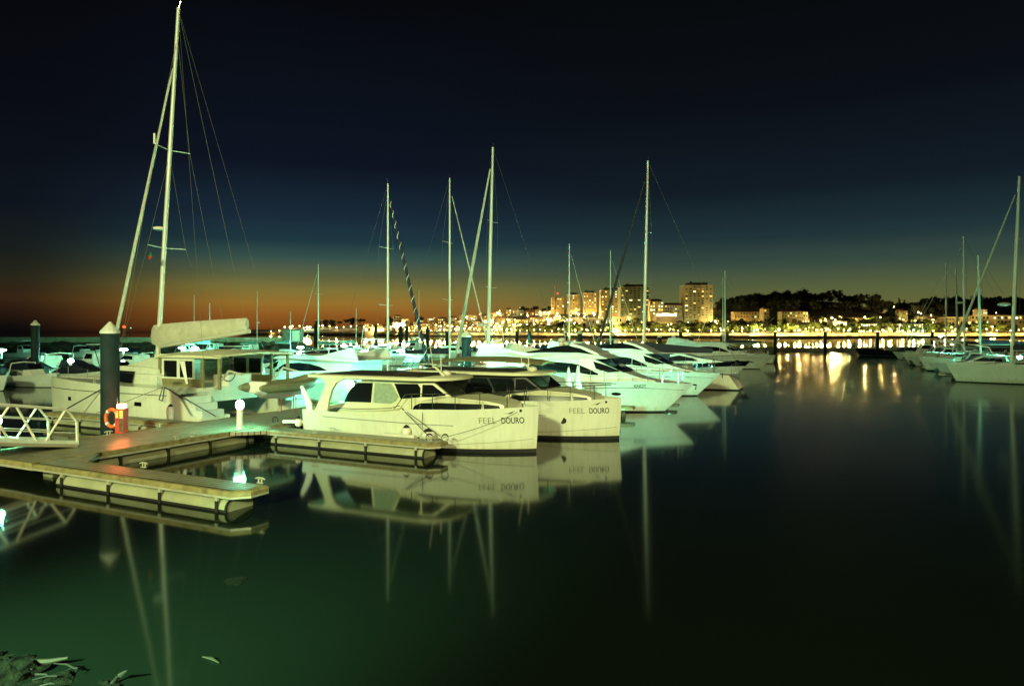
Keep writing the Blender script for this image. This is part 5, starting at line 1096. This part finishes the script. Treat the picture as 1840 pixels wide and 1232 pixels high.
building('hill_house', "little lit house beneath the cypress pair", 1618, 1631, 559, 565, .42, TOW, 2, 4, .5, 'hip', 10, rs=rb)
building('church', "floodlit white church front on the seaward hill", 707, 721, 568, 579, .5, emat('floodlit_plaster', (1, .9, .6), 1.2, False) if False else WCOL[1], 2, 3, .0, 'hip', 14, rs=rb, bright=E_W3)
lamp_light("church_floodlight", (lambda p: (p[0], p[1] - 30, p[2] + 4))(G(713, .5)), 2.4e5, (1, .9, .6), .6)
building('villa', "flat-roofed villa beside the floodlit church", 722, 735, 574, 580, .45, WCOL[1], 1, 4, .4, 'flat', 12, rs=rb)
i = 0
ridge_y = lambda px: interp(ridge, (px - CX) / FPX)
for row, (s, yo) in enumerate(((.7, 0), (.45, 6), (.22, 12))):
    px = 655 if row else 745
    while px < 1000:
        w = rb.uniform(8, 20); k = (px + w / 2 - CX) / FPX; d = d0(k) * (1 + .5 * s); yb = HY - (ground(k, s) - CH) * FPX / d
        hh = rb.uniform(5, 11)
        if yb - hh > ridge_y(px) - 14:
            building('hill_house', f"lit {('upper', 'middle', 'lower')[row]}-row hillside house, {nth(i)} of that hillside", px, px + w, yb - hh, yb + 1, s, rb.choice(WCOL), max(1, int(hh / 3)), max(2, int(w / 3)), .5, rb.choice(('hip', 'flat')), 10, rs=rb, group='hillside houses of the far bank'); i += 1
        px += w + rb.uniform(1, 5)
px = 1004; i = 0
while px < 1840:
    s = rb.uniform(.1, .42); w = rb.uniform(12, 24); k = (px + w / 2 - CX) / FPX; d = d0(k) * (1 + .5 * s); yb = HY - (ground(k, s) - CH) * FPX / d
    building('garden_house', f"low house half hidden among the slope trees, {nth(i)} from the seaward end", px, px + w, yb - rb.uniform(5, 9), yb + 1, s, rb.choice((WCOL[0], WCOL[1], TOW, TOWB)), 2, max(3, int(w / 4)), .45, rb.choice(('hip', 'flat')), 10, rs=rb, group='garden houses of the far bank'); i += 1
    px += w + rb.uniform(0, 12)
# distant harbour shed with lit front in the seaward part
building('harbour_shed', "bright orange-lit harbour shed on the seaward bank", 655, 690, 588, 597, .0, WCOL[1], 1, 6, .9, 'flat', 14, ww=.7, bright=E_W3, rs=rb)

# ------------------------------------------------------------------ debris at the photographer's feet
def blob(name, loc, r, mtl, label, cat, flat=.5, seed=0):
    m = MB(); n1, n2_ = 22, 14; sd = Vector((seed * 3.1, seed, 0))
    rings = []
    for i in range(n2_ + 1):
        a = math.pi * i / n2_; ring = []
        for k in range(n1):
            b_ = 2 * math.pi * k / n1; p = Vector((math.sin(a) * math.cos(b_), math.sin(a) * math.sin(b_), -math.cos(a)))
            q = 1 + .45 * noise.noise(p * 1.5 + sd) + .22 * noise.noise(p * 4 + sd) + .12 * noise.cell(p * 5 + sd) + .08 * noise.noise(p * 10 + sd); ring.append(p * q)
        rings.append(ring)
    m.loft(rings); o = m.build(name, mtl); o.scale = (r, r * .8, r * flat); o.location = loc; o.rotation_euler = (0, 0, seed); one(o, label, cat); return o
ROCK = mat('weedy_rock', (.005, .006, .0025), 1.0, var=.5, scale=5, bump=1, bscale=14, spec=.12)
def at0(px, py, z=0): d = FPX * (CH - z) / (py - HY); return ((px - CX) / FPX * d, d, z)
blob('rock', at0(15, 1232, -.12), .50, ROCK, "dark weed-covered rock awash at the corner of the view", 'rock', .45, 1)
blob('rock', at0(75, 1250, -.12), .42, ROCK, "second dark rock awash beside the branch", 'rock', .4, 2)
blob('rock', at0(-20, 1205, -.12), .40, ROCK, "low rock half under the butt of the driftwood branch", 'rock', .4, 4)
blob('rock', at0(195, 1246, -.09), .26, ROCK, "small rock breaking the surface under the bent twig", 'rock', .4, 3)
STALK = mat('wet_stalk', (.007, .006, .003), .9, var=.2); rr = random.Random(9)
for i in range(9):
    a = at0(rr.uniform(-10, 150), rr.uniform(1196, 1235), rr.uniform(.0, .1)); b_ = (a[0] + rr.uniform(-.35, .35), a[1] + rr.uniform(-.12, .12), a[2] + rr.uniform(-.02, .06))
    o = MB().tube([a, ((a[0] + b_[0]) / 2 + .03, (a[1] + b_[1]) / 2, (a[2] + b_[2]) / 2 + .02), b_], [.012, .010, .004], 5).build('weed_stalk', STALK, None, True); one(o, f"brown weed stalk tangled on the corner rocks, {nth(i)} of the tangle", 'weed', 'weed stalks on the corner rocks')
o = MB().tube([at0(-20, 1202, .06), at0(50, 1190, .09), at0(90, 1187, .08), at0(122, 1181, .1)], [.03, .035, .03, .015], 6).build('branch', mat('driftwood', (.022, .015, .005), .8, var=.2), None, True); one(o, "bare driftwood branch lying across the dark rock", 'branch')
o = MB().tube([at0(200, 1228, .02), at0(215, 1213, .06), at0(228, 1204, .16)], [.02, .03, .012], 6).build('twig', STALK, None, True); one(o, "bent twig poking up from the water by the small rock", 'twig')
o = MB().tube([at0(364, 1179, .01), at0(380, 1182, .02), at0(394, 1190, .01)], [.012, .028, .01], 6, flat=.5).build('floating_leaf', mat('dry_leaf', (.02, .019, .006), .8, var=.2), None, True); one(o, "long yellow-brown leaf floating alone on the dark water", 'leaf')
o = blob('weed_clump', at0(424, 1043, 0), .20, ROCK, "dark clump of weed floating beyond the leaf", 'weed', .09, 5)
